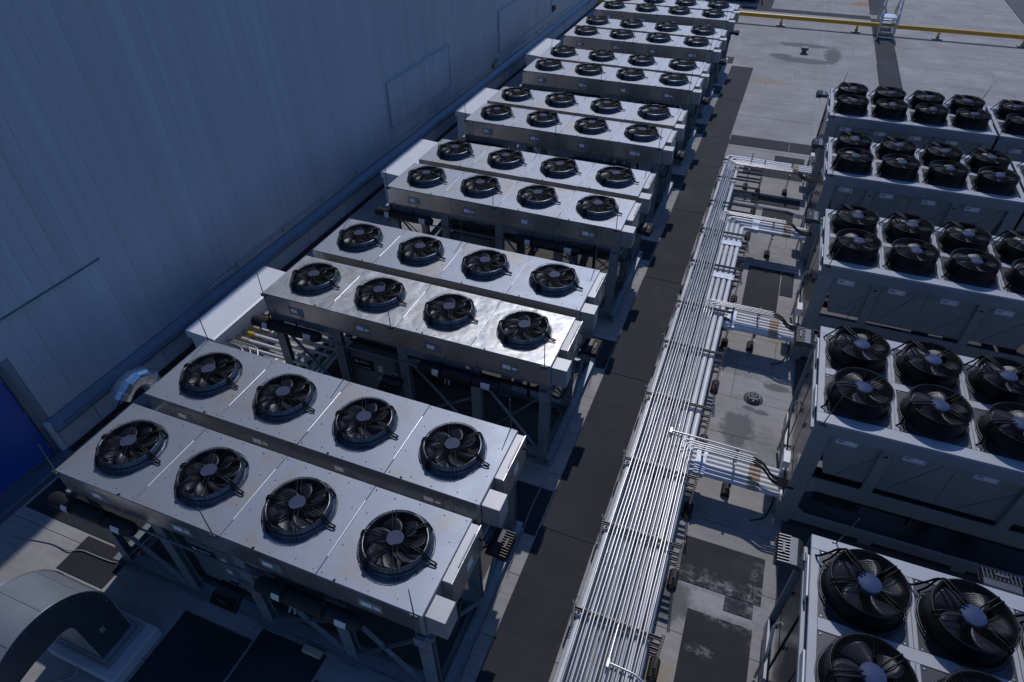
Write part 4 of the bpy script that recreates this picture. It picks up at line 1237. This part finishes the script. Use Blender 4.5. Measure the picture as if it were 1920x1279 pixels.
def make_chiller(mods=2):
    c = thing('chiller', '', 'chiller')
    D = 2.33
    for m in range(mods):
        x0 = m * (MODL + GAP)
        # deck rails
        part('deck_rail', MB().box(x0, x0 + MODL, 0, .20, HC - .045, HC), 'chill', c, .004)
        part('deck_rail', MB().box(x0, x0 + MODL, D - .20, D, HC - .045, HC), 'chill', c, .004)
        part('deck_rail', MB().box(x0, x0 + .095, .201, D - .201, HC - .045, HC - .001), 'chill', c, .004)
        part('deck_rail', MB().box(x0 + MODL - .095, x0 + MODL, .201, D - .201, HC - .045, HC - .001), 'chill', c, .004)
        part('deck_rail', MB().box(x0 + .096, x0 + MODL - .096, 1.10, 1.25, HC - .045, HC - .0005), 'chill', c, .004)
        for k in range(1, 4):
            for (ya, yb) in ((.201, 1.099), (1.251, D - .201)):
                xx = x0 + .045 + 1.0075 * k
                part('deck_rail', MB().box(xx - .048, xx + .048, ya, yb, HC - .045, HC - .0015), 'chill', c, .004)
                part('seam_strip', MB().box(xx - .004, xx + .004, ya, yb, HC - .0012, HC + .002), 'strut', c)
        for k in range(4):
            cx = x0 + .045 + 1.0075 * (k + .5)
            for j, cy in enumerate((.65, 1.69)):
                me = ME.get('plate')
                if me is None:
                    me = ME['plate'] = panel_with_hole(-.455, .455, -.448, .448, -.012, 0, 0, 0, .39).mesh('fan_plate', 'fan_plate', .002)
                link('fan_plate', me, c, (cx, cy, HC - .012))
                bm_ = ME.get('bolt')
                if bm_ is None:
                    b = MB()
                    for sx in (-.42, .42):
                        for sy in (-.415, .415): b.lathe([(.016, 0), (.016, .006), (.008, .010)], 8, (sx, sy, 0), cap1=True)
                    bm_ = ME['bolt'] = b.mesh('bolt', 'alu')
                o = link('bolt', bm_, c, (cx, cy, HC - .012)); o['kind'] = 'stuff'
                add_cfan(c, (cx, cy, HC - .012), j == 0)
        for side, (ya, yb) in enumerate(((.0, .012), (D - .012, D))):
            part('fascia', MB().box(x0, x0 + MODL, ya, yb, HC - .26, HC - .046), 'chill_panel', c, .003)
        yin = .10
        # coil cover panels with labels
        edges = [x0 + .27, x0 + 1.05, x0 + 1.95, x0 + 2.85, x0 + 3.90]
        for k in range(4):
            a, d2 = edges[k] + .004, edges[k + 1] - .004
            lo = 1.32 if k in (0, 3) else 1.28
            if k == 0: poly = [(a - .10, HC - .262), (d2, HC - .262), (d2, lo), (a + .12, lo)]
            elif k == 3: poly = [(a, HC - .262), (d2 + .05, HC - .262), (d2 - .16, lo), (a, lo)]
            else: poly = [(a, HC - .262), (d2, HC - .262), (d2, lo), (a, lo)]
            cp = part('coil_cover', MB().prism(poly, 'y', yin, yin + .02), 'chill_panel', c, .003)
            lx = a + (.10 if k == 0 else .22)
            pl = part('label_plate', MB().box(lx, lx + .30, yin - .004, yin - .0005, HC - .44, HC - .32), 'hood', cp)
            part('label', MB().box(lx + .035, lx + .10, yin - .006, yin - .0045, HC - .385, HC - .365), 'label_b', cp)
            part('label', MB().box(lx + .13, lx + .26, yin - .006, yin - .0045, HC - .415, HC - .345), 'paper', cp)
            dg = [(a + .25, 1.36), (d2 - .15, HC - .34)] if k % 2 else [(a + .3, 1.36), (d2 - .02, HC - .45)]
            part('crease', MB().bar((dg[0][0], yin - .002, dg[0][1]), (dg[1][0], yin - .002, dg[1][1]), .004, .008, (0, 1, 0)), 'strut', cp)
        for xx in (x0 + 1.05, x0 + 2.85):
            p = part('post', MB().box(xx - .075, xx + .075, .03, .098, .93, HC - .262), 'chill_panel', c, .004)
            part('slot', MB().box(xx - .03, xx + .03, .027, .0295, HC - .42, HC - .385).box(xx - .03, xx + .03, .027, .0295, 1.02, 1.05), 'deep', p)
            part('post', MB().box(xx - .075, xx + .075, D - .098, D - .03, .93, HC - .262), 'chill_panel', c, .004)
        for xx in (x0 + .002, x0 + MODL - .262):
            for (ya, yb) in ((.005, .05), (D - .05, D - .005)):
                part('corner_post', MB().prism([(xx, .12), (xx + .26, .12), (xx + .26, HC - .262), (xx, HC - .262)], 'y', ya, yb), 'chill_panel', c, .004)
        for (ya, yb) in ((.004, .04), (D - .04, D - .004)):
            b = MB().prism([(x0 + .265, 1.24), (x0 + MODL - .265, 1.24), (x0 + MODL - .265, .88), (x0 + MODL - .40, .96), (x0 + .40, .96), (x0 + .265, .88)], 'y', ya, yb)
            part('middle_beam', b, 'chill_panel', c, .003)
            b = MB().prism([(x0 + .265, .12), (x0 + MODL - .265, .12), (x0 + MODL - .265, .45), (x0 + MODL - .40, .34), (x0 + .40, .34), (x0 + .265, .45)], 'y', ya, yb)
            part('base_beam', b, 'chill_panel', c, .003)
            for xx in ():
                part('lower_post', MB().box(xx - .07, xx + .07, ya + .003, yb - .003, .341, .959), 'chill_panel', c, .003)
        for xx in (x0 + .12, x0 + 1.4, x0 + 2.75, x0 + MODL - .12):
            for yy in (.12, D - .12):
                part('foot', MB().box(xx - .10, xx + .10, yy - .10, yy + .10, .0, .118), 'chill_panel', c, .004)
        # V coils and dark gear inside
        b = MB().prism([(.12, HC - .30), (.17, HC - .30), (1.12, 1.25), (1.07, 1.25)], 'x', x0 + .30, x0 + MODL - .30)
        part('coil', b, 'deep', c)
        b = MB().prism([(D - .12, HC - .30), (D - .17, HC - .30), (D - 1.12, 1.25), (D - 1.07, 1.25)], 'x', x0 + .30, x0 + MODL - .30)
        part('coil', b, 'deep', c)
        for q, (yy, zz, r) in enumerate(((.35, .70, .035), (.42, .52, .045), (.7, .62, .03), (1.5, .6, .11), (.30, .82, .022))):
            part('pipework', MB().tube(fillet([(x0 + .35, yy, zz), (x0 + MODL - .35, yy, zz - .02)], .1), r, 8), 'insul', c)
        part('pipework', MB().tube(fillet([(x0 + .9, .34, .7), (x0 + 1.5, .34, .7), (x0 + 1.5, .34, 1.05), (x0 + 1.9, .34, 1.05), (x0 + 1.9, .34, .4)], .08), .022, 8), 'insul', c)
        for q in range(6):
            part('slat', MB().box(x0 + .45, x0 + 1.15, .20, .22, .50 + .07 * q, .54 + .07 * q), 'deep', c)
        part('compressor', MB().lathe([(.05, 0), (.15, .03), (.16, .10), (.16, .42), (.12, .50), (.03, .52)], 18, (x0 + 2.4, 1.0, .25), cap0=True, cap1=True), 'deep', c)
        part('compressor', MB().lathe([(.05, 0), (.15, .03), (.16, .10), (.16, .42), (.12, .50), (.03, .52)], 18, (x0 + 3.0, 1.0, .25), cap0=True, cap1=True), 'deep', c)
        part('sump_tray', MB().box(x0 + .3, x0 + MODL - .3, .1, D - .1, .13, .16), 'deep', c)
    # end face toward the rack: electric panel doors, dark gaps, conduits
    part('end_backing', MB().box(.12, .16, .10, D - .10, .14, HC - .27), 'deep', c)
    for (ya, yb, za, zb) in ((.20, .86, .95, HC - .30), (.90, 1.50, .42, HC - .30), (1.58, 2.12, .95, HC - .30), (.20, .86, .42, .90), (1.58, 2.12, .42, .90)):
        d = part('door', MB().box(.045, .10, ya, yb, za, zb), 'bronze', c, .006)
        part('handle', MB().tube([(.03, yb - .08, (za + zb) / 2 - .05), (.03, yb - .08, (za + zb) / 2 + .05)], .012, 6), 'black', d)
    part('end_rail', MB().box(-.03, .035, .06, D - .06, HC - .265, HC - .20), 'chill', c, .004)
    part('end_rail', MB().box(-.012, .03, .06, D - .06, .15, .40), 'chill_panel', c, .004)
    part('side_channel', MB().box(-.022, -.001, .35, .85, HC - .19, HC - .05), 'hood', c, .003)
    part('side_channel', MB().box(-.022, -.001, 1.50, 2.05, HC - .19, HC - .05), 'hood', c, .003)
    part('end_conduit', MB().tube(fillet([(-.05, 1.55, .05), (-.05, 1.55, .75), (-.05, 1.85, 1.0), (.03, 1.85, 1.1)], .1), .022, 8), 'conduit', c)
    part('end_conduit', MB().tube([(-.09, .45, .02), (-.09, .45, .95)], .018, 8).tube([(-.09, .52, .02), (-.09, .52, .95)], .018, 8), 'white_pipe', c)
    part('gutter_box', MB().box(-.13, -.02, .36, .62, .90, 1.06), 'hood', c, .005)
    return c
pch = make_chiller(2)
CYS = [0.34, 4.68, 9.06, 13.23, 17.20]
CL = ['grey chiller with big black fans, half out of the picture at the bottom corner', 'grey chiller with black fans where the first white pipe branch ends',
      'grey chiller with black fans where the second white pipe branch ends', 'grey chiller with black fans where the third white pipe branch ends',
      'grey chiller with black fans beside the open pale roof, last of the row']
for k, yy in enumerate(CYS):
    o = pch if k == 0 else copy_tree(pch)
    o.location = (9.56, yy, 0); o['label'] = CL[k]; o['group'] = 'chillers in a row beside the pipe rack'
    f = copy_tree(fl2) if k else fl2
    f.location = (9.40, yy + 2.05, T - .09); f['label'] = 'grey finned floodlight at the back corner of the ' + ('chiller cut by the bottom edge', 'second chiller', 'third chiller', 'fourth chiller', 'last chiller')[k]
    f['group'] = 'grey floodlights on the chillers'
    for j, (x, y2) in enumerate(((.10, -.01), (.28, 2.30), (4.18, -.01), (4.0, 2.32))):
        r_ = link('lightning_rod', rod_me, None, (9.56 + x, yy + y2, T))
        tag(r_, 'thin lightning rod on the %s, %s' % (('chiller cut by the bottom edge', 'second chiller', 'third chiller', 'fourth chiller', 'last chiller')[k],
            ('front corner by the rack', 'back corner by the rack', 'front edge middle', 'back edge middle')[j]), 'lightning rod', 'lightning rods on the chillers')
        r_.rotation_euler = (random.uniform(-.04, .04), random.uniform(.05, .22), 0)
        link('clip', clip_me, r_)
f = copy_tree(fl2)
f.location = (9.56 + 2.10, 2.80, T - .12); f.rotation_euler = (0, 0, R(-90))
f['label'] = 'grey finned floodlight pointing back from the long edge of the bottom corner chiller'; f['group'] = 'grey floodlights on the chillers'

# ------------------------------------------------------------------ yellow gas pipe, crossover stair, far things
c = thing('gas_pipe', 'thick yellow gas pipe running across the roof on short stands', 'pipe', (0, 36.9, .42))
part('pipe', MB().tube([(-2.6, 0, 0), (19.3, 0, 0)], .105, 16), 'yellow', c)
for x in (3.6, 11.5 - .02, 15.4):
    part('joint_ring', MB().tube([(x, 0, 0), (x + .03, 0, 0)], .111, 16), 'yellow', c)
for k, x in enumerate((.1, 3.8, 7.53, 11.25, 15.01, 18.7)):
    s = thing('pipe_stand', 'yellow pipe stand on a grey foot, %s from the wall under the gas pipe' % ORD[k], 'pipe stand', (x, 36.9, 0), 'stands under the yellow gas pipe')
    part('foot', MB().box(-.22, .22, -.16, .16, 0, .05), 'frame', s, .01)
    part('base', MB().lathe([(.09, .05), (.09, .12), (.06, .15)], 12, cap1=True), 'yellow', s)
    part('stem', MB().lathe([(.05, .15), (.05, .27)], 12), 'yellow', s)
    part('saddle', MB().prism([(-.12, .33), (-.10, .27), (.10, .27), (.12, .33), (.08, .295), (-.08, .295)], 'x', -.05, .05), 'yellow', s)
c = thing('crossover_stair', 'aluminium step over stair with handrails crossing the yellow pipe', 'stair', (12.53, 36.9, 0))
YS, YT, ZT = -1.22, -.42, .86
for sx in (-.36, .36):
    part('stringer', MB().bar((sx, YS, .02), (sx, YT, ZT), .03, .13, (0, 0, 1)), 'alu', c)
    part('stringer', MB().bar((sx, -YS, .02), (sx, -YT, ZT), .03, .13, (0, 0, 1)), 'alu', c)
    for s in (-1, 1):
        b = MB()
        b.tube(fillet([(sx, s * YS, .05), (sx, s * YS, 1.0), (sx, s * YT, ZT + 1.0), (sx, 0, ZT + 1.0)], .12), .021, 8)
        b.tube([(sx, s * YS, .55), (sx, s * YT, ZT + .5), (sx, 0, ZT + .5)], .017, 8)
        b.tube([(sx, s * YT, ZT), (sx, s * YT, ZT + 1.0)], .02, 8)
        b.tube([(sx, s * (YS + YT) / 2, ZT / 2), (sx, s * (YS + YT) / 2, ZT / 2 + .97)], .018, 8)
        part('handrail', b, 'alu', c)
    part('leg', MB().box(sx - .025, sx + .025, -.40, -.35, .0, ZT - .02), 'alu', c)
    part('leg', MB().box(sx - .025, sx + .025, .35, .40, .0, ZT - .02), 'alu', c)
    part('foot_pad', MB().box(sx - .09, sx + .09, YS - .12, YS + .10, .0, .02), 'rubber', c)
for s in (-1, 1):
    for k in range(4):
        u = (k + .6) / 4.4
        yy, zz = s * (YS + (YT - YS) * u), .02 + ZT * u
        part('tread', MB().box(-.34, .34, yy - .09, yy + .09, zz - .02, zz + .012), 'alu', c, .004)
part('platform', MB().box(-.345, .345, YT, -YT, ZT - .01, ZT + .02), 'alu', c, .004)
# small roof vent
c = thing('roof_vent', 'small dark box vent standing in a stained patch of open roof', 'vent', (8.9, 32.2, 0))
part('neck', MB().box(-.10, .10, -.10, .10, 0, .16), 'strut', c, .01)
part('cap', MB().box(-.17, .17, -.17, .17, .16, .27), 'strut', c, .02)
# equipment beyond the gas pipe
c = thing('equipment_skid', 'blue grey equipment enclosure on a black base just past the yellow pipe', 'equipment', (4.4, 41.6, 0))
part('base', MB().box(-1.6, 1.55, -.1, 2.6, .15, .42), 'deep', c, .02)
part('enclosure', MB().box(-1.5, 1.42, 0, 2.5, .421, 2.2), 'chill_panel', c, .03)
for x in (-1.3, 0, 1.3):
    part('leg', MB().box(x - .1, x + .1, .05, .25, 0, .149), 'deep', c)
part('guard_post', MB().tube([(1.75, .2, 0), (1.75, .2, 1.0)], .05, 10), 'yellow', c)
